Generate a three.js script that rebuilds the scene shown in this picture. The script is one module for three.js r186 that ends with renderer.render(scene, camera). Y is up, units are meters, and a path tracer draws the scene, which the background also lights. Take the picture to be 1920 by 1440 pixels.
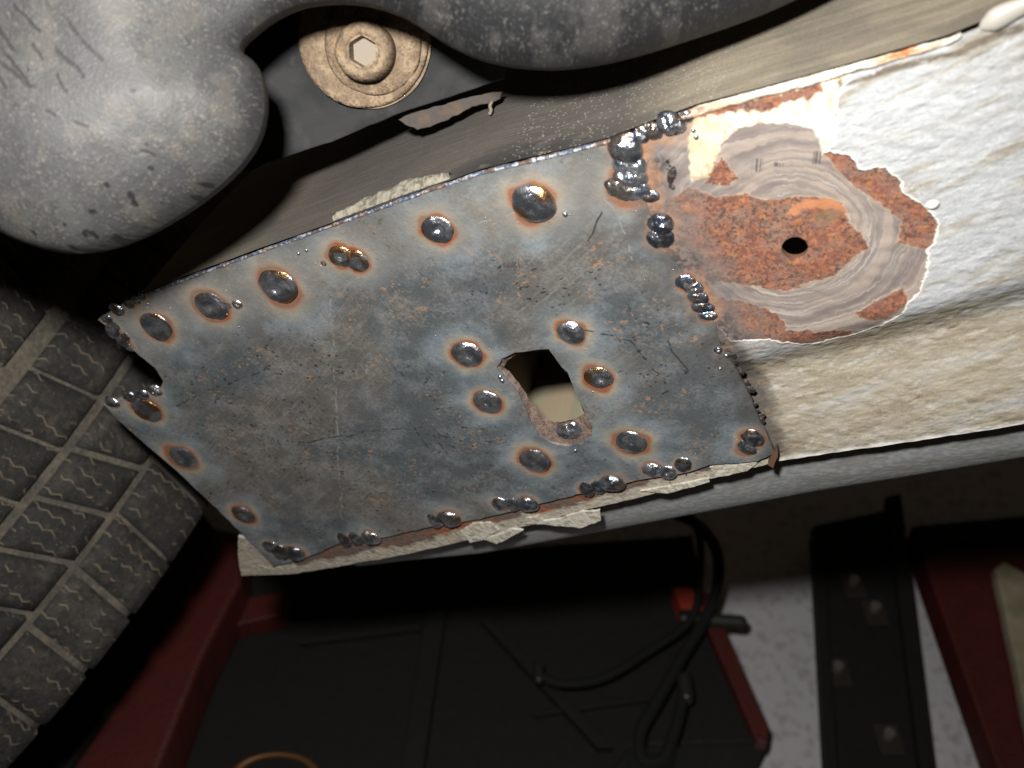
import * as THREE from 'three';
import { mergeGeometries } from 'three/addons/utils/BufferGeometryUtils.js';

// ---------------------------------------------------------------- camera, flash, exposure
const scene = new THREE.Scene();
scene.background = new THREE.Color().setRGB(0.018, 0.0135, 0.009);  // dim warm ambient fill, added so the shadowed wall turns brownish
const camera = new THREE.PerspectiveCamera(41.83, 4 / 3, 0.01, 20);
camera.position.set(0, 0.55, 0);
camera.rotation.x = THREE.MathUtils.degToRad(46);      // looking up at the underside of a raised car
camera.focus = 0.285;
camera.userData.fStop = 15;
camera.updateMatrixWorld();
const F = 720 / Math.tan(THREE.MathUtils.degToRad(41.83 / 2));
const renderer = new THREE.WebGLRenderer({ antialias: true });
renderer.toneMapping = THREE.LinearToneMapping;
renderer.toneMappingExposure = 1.0;
renderer.shadowMap.enabled = true;
const toWorld = (v) => v.clone().applyMatrix4(camera.matrixWorld);
// the flash of the compact camera, up and to the left of its lens: the only lamp, besides the background fill
const flash = new THREE.SpotLight(0xfffcf7, 0.64, 0, 0.8, 0.5, 2);
flash.position.copy(toWorld(new THREE.Vector3(-0.029, 0.044, -0.004)));
flash.target.position.copy(toWorld(new THREE.Vector3(0.0, 0.0, -0.5)));
flash.castShadow = true; flash.shadow.radius = 0.45;
scene.add(flash, flash.target);

// ---------------------------------------------------------------- helpers
const V3 = (x, y, z) => new THREE.Vector3(x, y, z);
function rng(seed) { let s = seed >>> 0; return () => { s = (s + 0x6D2B79F5) >>> 0; let t = s; t = Math.imul(t ^ (t >>> 15), t | 1); t ^= t + Math.imul(t ^ (t >>> 7), t | 61); return ((t ^ (t >>> 14)) >>> 0) / 4294967296; }; }
function hash(x, y, s) { let h = Math.imul(x, 374761393) + Math.imul(y, 668265263) + Math.imul(s, 974634777); h = Math.imul(h ^ (h >>> 13), 1274126177); return ((h ^ (h >>> 16)) >>> 0) / 4294967296; }
function n2(x, y, s = 0) {
  const xi = Math.floor(x), yi = Math.floor(y); let fx = x - xi, fy = y - yi;
  fx = fx * fx * (3 - 2 * fx); fy = fy * fy * (3 - 2 * fy);
  const a = hash(xi, yi, s), b = hash(xi + 1, yi, s), c = hash(xi, yi + 1, s), d = hash(xi + 1, yi + 1, s);
  return a + (b - a) * fx + (c - a + (a - b - c + d) * fx) * fy;
}
function fbm(x, y, o = 4, s = 0) { let v = 0, a = 0.5, t = 0; for (let i = 0; i < o; i++) { v += a * n2(x, y, s + i * 17); t += a; a *= 0.5; x = x * 2.03 + 13.1; y = y * 2.03 + 7.7; } return v / t; }
const clamp = (x, a = 0, b = 1) => x < a ? a : x > b ? b : x;
const sst = (a, b, x) => { const t = clamp((x - a) / (b - a)); return t * t * (3 - 2 * t); };
const mix = (a, b, t) => [a[0] + (b[0] - a[0]) * t, a[1] + (b[1] - a[1]) * t, a[2] + (b[2] - a[2]) * t];
const lerp = (a, b, t) => a + (b - a) * t;
// signed distance to a closed polygon, negative inside
function sdPoly(P, x, y) {
  let d = 1e9, s = 1;
  for (let i = 0, j = P.length - 1; i < P.length; j = i++) {
    const ex = P[j][0] - P[i][0], ey = P[j][1] - P[i][1], wx = x - P[i][0], wy = y - P[i][1];
    const t = clamp((wx * ex + wy * ey) / (ex * ex + ey * ey)); const bx = wx - ex * t, by = wy - ey * t;
    const dd = bx * bx + by * by; if (dd < d) d = dd;
    const c1 = y >= P[i][1], c2 = y < P[j][1], c3 = ex * wy > ey * wx;
    if ((c1 && c2 && c3) || (!c1 && !c2 && !c3)) s = -s;
  }
  return s * Math.sqrt(d);
}
function sdLine(P, x, y) {
  let d = 1e9;
  for (let i = 1; i < P.length; i++) {
    const ex = P[i][0] - P[i - 1][0], ey = P[i][1] - P[i - 1][1], wx = x - P[i - 1][0], wy = y - P[i - 1][1];
    const t = clamp((wx * ex + wy * ey) / (ex * ex + ey * ey)); const bx = wx - ex * t, by = wy - ey * t;
    d = Math.min(d, bx * bx + by * by);
  }
  return Math.sqrt(d);
}
const byX = (P, x) => { if (x <= P[0][0]) { const s = (P[1][1] - P[0][1]) / (P[1][0] - P[0][0]); return P[0][1] + s * (x - P[0][0]); } for (let i = 1; i < P.length; i++) if (x <= P[i][0] || i === P.length - 1) { const t = (x - P[i - 1][0]) / (P[i][0] - P[i - 1][0]); return P[i - 1][1] + t * (P[i][1] - P[i - 1][1]); } };
// a texture over a rectangle of a surface: fn(x, y) gives [r, g, b] (sRGB 0..255), height 0..1, roughness 0..1
function surfaceTex(W, H, d, fn, bump, rough) {
  const c = new Uint8Array(W * H * 4), b = bump ? new Uint8Array(W * H * 4) : null, r = rough ? new Uint8Array(W * H * 4) : null;
  for (let j = 0; j < H; j++) for (let i = 0; i < W; i++) {
    const o = fn(lerp(d[0], d[1], (i + 0.5) / W), lerp(d[2], d[3], (j + 0.5) / H)), k = (j * W + i) * 4;
    c[k] = clamp(o[0], 0, 255); c[k + 1] = clamp(o[1], 0, 255); c[k + 2] = clamp(o[2], 0, 255); c[k + 3] = 255;
    if (b) { b[k] = b[k + 1] = b[k + 2] = clamp(o[3]) * 255; b[k + 3] = 255; }
    if (r) { r[k] = r[k + 1] = r[k + 2] = clamp(o[4]) * 255; r[k + 3] = 255; }
  }
  const mk = (arr, srgb) => { const t = new THREE.DataTexture(arr, W, H); t.magFilter = THREE.LinearFilter; t.minFilter = THREE.LinearFilter; t.wrapS = t.wrapT = THREE.MirroredRepeatWrapping; if (srgb) t.colorSpace = THREE.SRGBColorSpace; t.needsUpdate = true; return t; };
  return { map: mk(c, true), bumpMap: b ? mk(b) : null, roughnessMap: r ? mk(r) : null };
}
function texMat(t, opt) { const o = { map: t.map, ...opt }; if (t.bumpMap) o.bumpMap = t.bumpMap; if (t.roughnessMap) { o.roughnessMap = t.roughnessMap; o.roughness = 1; } return new THREE.MeshStandardMaterial({ side: THREE.DoubleSide, ...o }); }
const plain = (r, g, b, roughness = 0.8, metalness = 0) => new THREE.MeshStandardMaterial({ color: new THREE.Color(`rgb(${r},${g},${b})`), roughness, metalness, side: THREE.DoubleSide });
// uv of a geometry from its x,y (metres) over a rectangle d (mm)
function uvXY(g, d, ix = 0, iy = 1) {
  const p = g.attributes.position, a = new Float32Array(p.count * 2), G = [(i) => p.getX(i), (i) => p.getY(i), (i) => p.getZ(i)];
  for (let i = 0; i < p.count; i++) { a[2 * i] = (G[ix](i) * 1000 - d[0]) / (d[1] - d[0]); a[2 * i + 1] = (G[iy](i) * 1000 - d[2]) / (d[3] - d[2]); }
  g.setAttribute('uv', new THREE.BufferAttribute(a, 2)); return g;
}
// a plane in the place, with its own axes; px(x, y, w) finds where on it (raised by w) a point of the photograph lies, in metres
function frame(px0, py0, z, normal, hint) {
  const dir = (x, y) => V3((x - 960) / F, (720 - y) / F, -1);
  const W = normal.clone().normalize(), O = dir(px0, py0).multiplyScalar(z);
  const at = (x, y, w = 0) => { const D = dir(x, y); return D.multiplyScalar((O.dot(W) + w) / D.dot(W)).sub(O); };
  let U = hint; if (Array.isArray(hint)) U = at(hint[2], hint[3]).sub(at(hint[0], hint[1]));
  U = U.clone().addScaledVector(W, -U.dot(W)).normalize();
  const Vv = new THREE.Vector3().crossVectors(W, U);
  const quat = camera.quaternion.clone().multiply(new THREE.Quaternion().setFromRotationMatrix(new THREE.Matrix4().makeBasis(U, Vv, W)));
  return {
    px: (x, y, w = 0) => { const p = at(x, y, w); return [p.dot(U), p.dot(Vv)]; },
    mm: (x, y, w = 0) => { const p = at(x, y, w); return [p.dot(U) * 1000, p.dot(Vv) * 1000]; },
    scale: (x, y) => { const D = dir(x, y); return O.dot(W) / D.dot(W) / F; },      // metres to a pixel there
    place: (o) => { o.position.copy(toWorld(O)); o.quaternion.copy(quat); scene.add(o); return o; },
  };
}
const used = {};
function thing(name, label, category, fr, group) {
  const o = new THREE.Group(); used[name] = (used[name] || 0) + 1; o.name = used[name] > 1 ? `${name}_${String(used[name] - 1).padStart(3, '0')}` : name;
  o.userData = { label, category }; if (group) o.userData.group = group;
  return fr.place(o);
}
function part(name, geo, mat, parent, label) {
  const m = new THREE.Mesh(geo, mat); m.name = name; m.castShadow = m.receiveShadow = true; if (label) m.userData.label = label; parent.add(m); return m;
}
const shapeOf = (pts) => new THREE.Shape(pts.map((p) => new THREE.Vector2(p[0], p[1])));
function slab(pts, w0, w1, holes = [], bevel = 0) {
  const s = shapeOf(pts); for (const h of holes) s.holes.push(new THREE.Path(h.map((p) => new THREE.Vector2(p[0], p[1]))));
  const g = new THREE.ExtrudeGeometry(s, { depth: w1 - w0 - 2 * bevel, bevelEnabled: bevel > 0, bevelThickness: bevel, bevelSize: bevel, bevelOffset: -bevel, bevelSegments: 2, curveSegments: 4 });
  g.translate(0, 0, w0 + bevel); return g;
}
function ragged(pts, step, amp, seed) {                      // subdivide an outline and make it uneven
  const out = []; let k = 0;
  for (let i = 0; i < pts.length; i++) {
    const a = pts[i], b = pts[(i + 1) % pts.length], L = Math.hypot(b[0] - a[0], b[1] - a[1]), n = Math.max(1, Math.round(L / step)), nx = -(b[1] - a[1]) / L, ny = (b[0] - a[0]) / L;
    for (let j = 0; j < n; j++) { const t = j / n, e = j ? amp * (fbm(k * 0.45, seed * 3.7, 3, seed) - 0.5) * 2 : 0; out.push([a[0] + (b[0] - a[0]) * t + nx * e, a[1] + (b[1] - a[1]) * t + ny * e]); k++; }
  }
  return out;
}
function gridGeo(nu, nv, fn) {                                // fn(i/nu, j/nv) -> [x, y, z]
  const p = [], idx = [];
  for (let j = 0; j <= nv; j++) for (let i = 0; i <= nu; i++) p.push(...fn(i / nu, j / nv));
  for (let j = 0; j < nv; j++) for (let i = 0; i < nu; i++) { const a = j * (nu + 1) + i, b = a + nu + 1; idx.push(a, a + 1, b, a + 1, b + 1, b); }
  const g = new THREE.BufferGeometry(); g.setAttribute('position', new THREE.Float32BufferAttribute(p, 3)); g.setIndex(idx); g.computeVertexNormals(); return g;
}

// ================================================================ THE SILL: its underside is the plane of the picture
const S = frame(800, 700, 0.30, V3(-0.25, -0.68, 0.69), [450, 1085, 1920, 800]);
const sill = thing('car_sill', 'rusty underside of a car sill with a dark steel repair patch welded on', 'car sill', S);
const topPx = [[270, 555], [400, 505], [640, 418], [760, 374], [900, 326], [1050, 290], [1140, 267], [1310, 203], [1590, 128], [1780, 75], [1920, 18]];
const topMM = topPx.map((p) => S.mm(...p)); topMM.push([230, 36]);
const botPx = [[450, 1088], [620, 1071], [900, 1014], [1200, 940], [1450, 876], [1920, 806]];
const botMM = botPx.map((p) => S.mm(...p)); botMM.push([230, -72]);

// ---- the welds: where they lie (photograph), half width in pixels
const plugs = [[1000, 382, 43, 1], [820, 431, 34, 0], [668, 490, 27, 0], [640, 481, 27, 0], [521, 537, 42, 0], [397, 575, 36, 0], [294, 613, 33, 2], [876, 665, 33, 0], [1071, 624, 29, 0], [1122, 709, 29, 0], [915, 754, 30, 0], [1003, 865, 33, 0], [1185, 830, 31, 0], [457, 966, 25, 0], [343, 858, 30, 0], [276, 770, 30, 2]];
const beads = [ // x, y, half width px, height/radius, stretch, turn
  [1176, 353, 40, 0.5, 0.62, 0.25], [1182, 333, 30, 0.62, 0.75, 0.2], [1180, 310, 30, 0.66, 0.8, 0.2], [1173, 277, 31, 0.8, 1, 0], [1218, 368, 17, 0.5, 0.8, 0], [1258, 231, 27, 0.8, 0.8, 0.3], [1224, 246, 19, 0.6, 0.9, 0.3], [1204, 252, 17, 0.6, 1, 0], [1288, 219, 14, 0.5, 0.8, 0],
  [1238, 446, 24, 0.5, 0.85, 0], [1238, 420, 23, 0.7, 0.95, 0], [1285, 530, 20, 0.4, 0.8, 0.3], [1298, 540, 18, 0.5, 0.8, 0.3], [1308, 558, 19, 0.5, 0.7, 0.2], [1317, 576, 20, 0.5, 0.6, 0.2], [1326, 592, 16, 0.5, 0.6, 0.1], [1347, 657, 8, 0.9, 1, 0],
  [1412, 822, 22, 0.45, 0.8, 0.8], [1400, 840, 20, 0.35, 0.7, 0.8], [1225, 881, 21, 0.6, 0.8, 0], [1252, 887, 15, 0.55, 1.2, 0], [1281, 872, 15, 0.6, 1.3, 0.2], [1148, 906, 23, 0.65, 0.9, 0], [1121, 914, 12, 0.45, 1.5, 0], [1100, 918, 13, 0.6, 1.5, 0],
  [988, 945, 20, 0.65, 0.9, 0], [962, 947, 12, 0.45, 1.5, 0], [938, 946, 15, 0.6, 1.2, 0.2], [842, 973, 22, 0.6, 0.85, 0], [814, 977, 12, 0.5, 1.6, 0], [695, 1009, 19, 0.65, 0.85, 0], [666, 1010, 12, 0.45, 1.6, 0], [644, 1012, 12, 0.45, 1.6, 0], [553, 1037, 19, 0.7, 1, 0], [526, 1036, 18, 0.4, 1.3, 0.5], [507, 1026, 15, 0.4, 1.2, 0.6],
  [200, 598, 13, 0.5, 0.7, 0], [219, 580, 14, 0.75, 0.9, 0.2], [243, 571, 11, 0.6, 0.8, 0], [255, 564, 9, 0.6, 1, 0], [266, 556, 8, 0.9, 1, 0], [210, 754, 15, 0.6, 0.75, 0.2], [242, 743, 15, 0.6, 0.9, 0.2], [265, 739, 15, 0.6, 0.8, 0.1], [290, 731, 14, 0.8, 0.9, 0], [445, 571, 10, 0.8, 1, 0], [425, 573, 11, 0.35, 0.8, 0], [212, 618, 15, 0.2, 1.5, 0.7], [232, 637, 14, 0.2, 1.4, 0.7], [243, 650, 10, 0.2, 1.3, 0.7], [607, 494, 6, 0.6, 1, 0]];
const spots = [...plugs.map(([x, y, r]) => [...S.mm(x, y), r * S.scale(x, y) * 1000, 1]), ...beads.map(([x, y, r]) => [...S.mm(x, y), r * S.scale(x, y) * 1000, 0.75])];

// ---- the patch plate's steel
const plateOut = [[183, 600], [215, 580], [265, 553], [400, 504], [640, 417], [760, 373], [900, 325], [1050, 289], [1142, 266], [1168, 258], [1195, 300], [1208, 370], [1218, 400], [1228, 455], [1272, 500], [1308, 560], [1343, 610], [1352, 650], [1384, 700], [1412, 760], [1432, 805], [1452, 850], [1420, 866], [1330, 872], [1290, 886], [1190, 902], [1090, 926], [1000, 948], [900, 974], [800, 990], [700, 1013], [640, 1018], [565, 1050], [512, 1062], [430, 977], [330, 882], [255, 818], [222, 788], [193, 757], [240, 744], [300, 733], [306, 716], [290, 690], [262, 668], [240, 648], [213, 622]];
const slotPx = [[930, 690], [940, 672], [965, 660], [1000, 656], [1030, 654], [1040, 668], [1056, 690], [1066, 698], [1068, 706], [1082, 738], [1097, 770], [1112, 800], [1110, 818], [1094, 832], [1065, 838], [1035, 832], [1010, 818], [996, 795], [985, 765], [970, 735], [950, 712]];
const slotMM = slotPx.map((p) => S.mm(...p));
const plateMM = plateOut.map((p) => S.mm(...p));
const PD = [-150, 100, -80, 66];
const edgeL = [[1168, 258], [1195, 300], [1218, 400], [1272, 500], [1343, 610], [1384, 700], [1432, 805], [1452, 850]].map((p) => S.mm(...p));
const scr = [[[688, 700], [690, 680], [705, 668]], [[770, 790], [800, 840]], [[800, 800], [840, 850]], [[1135, 370], [1175, 440], [1190, 500]], [[1130, 390], [1100, 470]], [[560, 830], [760, 800]], [[620, 560], [640, 980]], [[1250, 640], [1290, 700], [1240, 740]], [[500, 690], [330, 760]], [[900, 420], [980, 390]], [[1060, 610], [1180, 640], [1250, 720]]].map((L) => L.map((p) => S.mm(...p)));
const stampMM = S.mm(958, 497);
const topRow = [[255, 720], [240, 600], [397, 565], [521, 527], [652, 478], [820, 424], [1000, 375], [1180, 330]].map((p) => S.mm(...p));
function plateFn(x, y) {
  const wx = x + 3 * (fbm(x * 0.12, y * 0.12, 3, 91) - 0.5), wy = y + 3 * (fbm(x * 0.12, y * 0.12, 3, 92) - 0.5);
  const big = fbm(wx * 0.035, wy * 0.05, 4, 1), mid = fbm(wx * 0.16, wy * 0.22, 4, 2), fine = fbm(x * 1.5, y * 1.5, 3, 3), gr = n2(x * 5, y * 5, 4);
  let c = mix([80, 86, 90], [94, 92, 89], sst(0.38, 0.62, big));
  c = mix(c, [112, 117, 121], 0.38 * sst(0.45, 0.75, mid));
  c = mix(c, [66, 70, 73], 0.35 * sst(0.5, 0.3, mid) * sst(0.3, 0.6, fine));
  let h = 0.5 + 0.18 * (mid - 0.5) + 0.16 * (fine - 0.5), ro = 0.5 + 0.25 * (mid - 0.5) + 0.15 * (fine - 0.5);
  const k = 0.86 + 0.3 * fine + 0.16 * (gr - 0.5); c = [c[0] * k, c[1] * k, c[2] * k];
  // brushed streaks and rubbed, rusty flecks
  const st = fbm((x * 0.9 + y * 0.35) * 0.12, (y * 0.9 - x * 0.35) * 2.2, 3, 8);
  c = mix(c, [120, 122, 124], 0.5 * sst(0.6, 0.8, st) * sst(0.45, 0.7, big + 0.2 * mid));
  const pt = sst(0.5, 0.66, fbm(x * 0.1, y * 0.13, 3, 11)), fl = sst(0.66, 0.76, fbm(x * 0.9, y * 1.2, 3, 12));
  c = mix(c, [150, 116, 90], 0.85 * pt * fl);
  const gp = sst(0.6, 0.68, fbm(x * 0.13 + 5, y * 0.16, 3, 13)) * sst(0.42, 0.62, fbm(x * 1.3, y * 1.3, 3, 14)); c = mix(c, [124, 119, 116], 0.42 * gp);
  const bl = sst(0.77, 0.83, fbm(x * 0.75, y * 0.95, 2, 15)) * sst(0.4, 0.6, fbm(x * 0.08, y * 0.08, 2, 16)); c = mix(c, [34, 34, 35], 0.65 * bl); h -= 0.1 * bl;
  // heat colours round each weld: straw and rust close in, blue farther out
  let heat = 0, ring = 0, straw = 0, blue = 0;
  for (const [sx, sy, r, a] of spots) {
    const dx = x - sx, dy = y - sy; if (dx * dx + dy * dy > r * r * 14) continue;
    const an = Math.atan2(dy, dx), d = Math.hypot(dx, dy) / r * (1 - 0.22 * (fbm(Math.cos(an) * 1.3 + sx, Math.sin(an) * 1.3 + sy, 2, 21) - 0.5) * 2 - 0.12 * (mid - 0.5));
    ring = Math.max(ring, a * sst(1.36, 1.08, d) * (0.35 + 1.1 * n2(Math.cos(an) * 1.1 + sx * 2, Math.sin(an) * 1.1 + sy, 23))); straw = Math.max(straw, a * sst(2.0, 1.2, d)); blue = Math.max(blue, a * sst(3.5, 1.8, d)); heat = Math.max(heat, a * sst(1.2, 1.0, d));
  }
  c = mix(c, [124, 136, 146], blue * 0.5 * (0.4 + mid)); c = mix(c, [158, 146, 126], straw * 0.62 * (0.5 + 0.8 * mid)); c = mix(c, [150, 98, 72], ring * (0.35 + 0.7 * fine)); c = mix(c, [104, 66, 48], heat * 0.5);
  { const dt = sdLine(topRow, x, y) + 8 * (big - 0.5) + 5 * (mid - 0.5); c = mix(c, [126, 121, 114], 0.5 * sst(15, 3, dt) * (1 - ring)); }
  // soot along the right seam
  const ds = sdLine(edgeL, x, y); const soot = sst(9, 1, ds + 7 * (mid - 0.5)); c = mix(c, [66, 62, 62], 0.5 * soot * (1 - ring));
  for (let i = 0; i < scr.length; i++) { const d = sdLine(scr[i], x + 1.4 * (n2(x * 0.3, y * 0.3, 30 + i) - 0.5), y + 1.4 * (n2(x * 0.3, y * 0.3, 50 + i) - 0.5)); if (d < 0.35) { const a = sst(0.35, 0.08, d) * sst(0.35, 0.5, n2(x * 0.8, y * 0.8, 61 + i)); c = mix(c, i % 3 ? [44, 43, 43] : [126, 130, 134], a * 0.8); h -= 0.1 * a; } }
  // the faint row of stamped strokes
  const ux = x - stampMM[0], uy = y - stampMM[1]; const along = ux * 0.93 - uy * 0.36, across = ux * 0.36 + uy * 0.93;
  if (Math.abs(along) < 2.6 && Math.abs(across) < 0.9 && hash(Math.floor(along * 2.4), 3, 7) > 0.45 && (along * 2.4 - Math.floor(along * 2.4)) < 0.5) { c = mix(c, [40, 42, 46], 0.7); h -= 0.08; }
  return [c[0] * 1.09, c[1] * 1.08, c[2] * 1.07, h, clamp(ro, 0.3, 0.85)];
}
const plateMat = texMat(surfaceTex(1750, 1022, PD, plateFn, true, true), { metalness: 0.3, bumpScale: 0.0004 });

// ---- weld metal: the dished plug and the dome
function lookup(r, seed, i) { return r * (1 + 0.1 * (fbm(Math.cos(i) * 1.2 + seed * 3.1, Math.sin(i) * 1.2 + seed, 3, 7) - 0.5) * 2); }
function plugGeo(r, kind, seed) {
  const nr = 22, na = 48, p = [], col = [], idx = []; const ox = (hash(seed, 1, 5) - 0.5) * 0.35, oy = (hash(seed, 2, 5) - 0.5) * 0.35;
  for (let j = 0; j <= nr; j++) for (let i = 0; i < na; i++) {
    const a = i / na * Math.PI * 2, q = j / nr, R = lookup(r, seed, a) * q * 1.03, x = Math.cos(a) * R, y = Math.sin(a) * R;
    const d2 = Math.hypot(x / r - ox, y / r - oy), nz = fbm(x / r * 3 + seed * 9, y / r * 3, 3, 9) - 0.5;
    let w;
    if (kind === 1) w = r * (0.46 * Math.sqrt(Math.max(0, 1 - q * q)) - 0.06 - 0.14 * Math.exp(-(d2 * d2) / 0.06) + 0.1 * nz);
    else if (kind === 2) w = r * (-0.06 * sst(1, 0.6, q) + 0.12 * Math.sqrt(1 - q * q) + 0.08 * nz);
    else { const hh = 0.3 + 0.16 * hash(seed, 3, 5), qq = Math.min(1, q / 0.97); w = r * (-0.14 + hh * Math.sqrt(1 - qq * qq) - (0.1 + 0.2 * hash(seed, 4, 5)) * Math.exp(-(d2 * d2) / (0.05 + 0.12 * hash(seed, 6, 5))) + 0.1 * nz + 0.006 * Math.sin(d2 * 30)); }
    w += r * 0.03 * sst(0.9, 0.98, q) * (0.2 + nz * 2) - (q > 0.995 ? 0.0003 : 0);
    p.push(x, y, w);
    const slag = sst(0.02, 0.16, fbm(x / r * 1.1 + seed * 5.3, y / r * 1.1 + seed, 2, 31) - 0.52) * sst(0.3, 0.55, q), rim = sst(0.93, 1, q);
    let c = mix([0.5, 0.52, 0.56], [0.26, 0.28, 0.32], sst(0.35, 0.65, fbm(x / r * 2 + seed, y / r * 2, 2, 41))); c = mix(c, [0.3, 0.16, 0.05], slag * 0.9); c = mix(c, [0.2, 0.13, 0.09], rim * 0.7); col.push(...c);
  }
  for (let j = 0; j < nr; j++) for (let i = 0; i < na; i++) { const a = j * na + i, b = j * na + (i + 1) % na; idx.push(a, a + na, b, b, a + na, b + na); }
  const g = new THREE.BufferGeometry(); g.setAttribute('position', new THREE.Float32BufferAttribute(p, 3)); g.setAttribute('color', new THREE.Float32BufferAttribute(col, 3)); g.setIndex(idx); g.computeVertexNormals(); return g;
}
function beadGeo(r, hr, st, seed) {
  const nr = 14, na = 36, p = [], col = [], idx = [];
  for (let j = 0; j <= nr; j++) for (let i = 0; i < na; i++) {
    const a = i / na * Math.PI * 2, q = j / nr, R = (lookup(r, seed + 40, a) + 1.2 * (lookup(r, seed * 3 + 7, a) - r)) * Math.sin(q * Math.PI / 2), x = Math.cos(a) * R, y = Math.sin(a) * R * st;
    const nz = fbm(x / r * 2.5 + seed * 9, y / r * 2.5, 3, 19) - 0.5;
    const w = r * (hr * Math.cos(q * Math.PI / 2) * (1 + 0.6 * nz) + 0.1 * nz + 0.012 * Math.sin((x / r + 0.4 * y * y / r / r) * 22)) - 0.00025;
    p.push(x, y, w);
    const slag = sst(0.52, 0.66, fbm(x / r * 1.2 + seed * 5.3, y / r * 1.2, 2, 33)), rim = sst(0.85, 1, q);
    const tn = 0.6 + 0.5 * hash(seed, 8, 5); let c = mix([0.56 * tn, 0.59 * tn, 0.64 * tn], [0.2 * tn, 0.24 * tn, 0.31 * tn], sst(0.35, 0.65, fbm(x / r * 1.6 + seed, y / r * 1.6, 2, 43))); c = mix(c, [0.26, 0.16, 0.08], slag * 0.55); c = mix(c, [0.22, 0.13, 0.08], rim * 0.6); col.push(...c);
  }
  for (let j = 0; j < nr; j++) for (let i = 0; i < na; i++) { const a = j * na + i, b = j * na + (i + 1) % na; idx.push(a, a + na, b, b, a + na, b + na); }
  const g = new THREE.BufferGeometry(); g.setAttribute('position', new THREE.Float32BufferAttribute(p, 3)); g.setAttribute('color', new THREE.Float32BufferAttribute(col, 3)); g.setIndex(idx); g.computeVertexNormals(); return g;
}
const weldBump = surfaceTex(256, 256, [0, 8, 0, 8], (x, y) => [255, 255, 255, fbm(x * 4, y * 4, 3, 71), 0.14 + 0.3 * fbm(x * 2, y * 2, 3, 72)], true, true);
const weldMat = new THREE.MeshStandardMaterial({ color: 0xffffff, vertexColors: true, metalness: 0.92, roughness: 1, roughnessMap: weldBump.roughnessMap, bumpMap: weldBump.bumpMap, bumpScale: 0.00008, side: THREE.DoubleSide });

// ---- the patch plate with its cut slot and the drilled holes that the plugs fill
const plugHoles = plugs.map(([x, y, r], k) => { const [cx, cy] = S.px(x, y), R = r * S.scale(x, y); return Array.from({ length: 40 }, (_, i) => { const a = -i / 40 * Math.PI * 2, q = lookup(R, k, a) * 0.985; return [cx + Math.cos(a) * q, cy + Math.sin(a) * q]; }); });
{ // the overlapping pair of plugs shares one hole
  const A = plugHoles[2], B = plugHoles[3], inside = (P, p) => sdPoly(P, p[0], p[1]) < 0;
  const all = [...A.filter((p) => !inside(B, p)), ...B.filter((p) => !inside(A, p))]; const mx = all.reduce((s, p) => s + p[0], 0) / all.length, my = all.reduce((s, p) => s + p[1], 0) / all.length;
  all.sort((p, q) => Math.atan2(q[1] - my, q[0] - mx) - Math.atan2(p[1] - my, p[0] - mx)); plugHoles[2] = all; plugHoles.splice(3, 1);
}
const mmToM = (P) => P.map((p) => [p[0] / 1000, p[1] / 1000]);
const plateOutline = ragged(mmToM(plateMM), 0.0016, 0.00035, 3);
const plateGeo = uvXY(slab(plateOutline, -0.0014, 0, [ragged(mmToM(slotMM), 0.0012, 0.0004, 5), ...plugHoles], 0.00015), PD);
const plate = part('patch_plate', plateGeo, plateMat, sill, 'blue grey steel patch plate with plug welds and a long slot');
plugs.forEach(([x, y, r, kind], k) => { const R = r * S.scale(x, y), m = part('plug_weld', uvXY(plugGeo(R, kind, k), [0, 8, 0, 8]), weldMat, plate), [u, v] = S.px(x, y); m.position.set(u, v, k === 2 ? -0.0002 : 0); });
beads.forEach(([x, y, r, h, st, turn], k) => { const R = r * S.scale(x, y), m = part('weld_bead', uvXY(beadGeo(R * 1.12, h * 0.7, st, k), [0, 8, 0, 8]), weldMat, plate), [u, v] = S.px(x, y); m.position.set(u, v, 0); m.rotation.z = -0.35 - turn; });
{ // tiny balls of spatter stuck to the steel
  const r = rng(11), gs = []; const P = mmToM(plateMM), Q = mmToM(slotMM);
  const add = (u, v, s) => { const g = new THREE.IcosahedronGeometry(s, 1); g.scale(1, 1, 0.8); g.translate(u, v, s * 0.5); gs.push(g); };
  for (const [x, y, s] of [[938, 705, 0.7], [942, 712, 0.7], [1079, 843, 0.6], [575, 468, 0.5], [560, 474, 0.5], [1305, 255, 0.6], [1300, 243, 0.5], [1362, 665, 0.6], [1350, 690, 0.4], [1060, 400, 0.7]]) { const [u, v] = S.px(x, y); add(u, v, s / 1000); }
  while (gs.length < 200) { const i = Math.floor(r() * spots.length), a = r() * 6.283, d = spots[i][2] * (1.3 + 5 * r() * r()), u = (spots[i][0] + Math.cos(a) * d) / 1000, v = (spots[i][1] + Math.sin(a) * d) / 1000; if (sdPoly(P, u, v) < -0.001 && sdPoly(Q, u, v) > 0.001) add(u, v, 0.00008 + 0.00018 * r() * r()); }
  const sp = part('spatter', mergeGeometries(gs), new THREE.MeshStandardMaterial({ color: 0xa8adb3, metalness: 0.9, roughness: 0.3 }), plate); sp.userData.kind = 'stuff';
}
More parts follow.
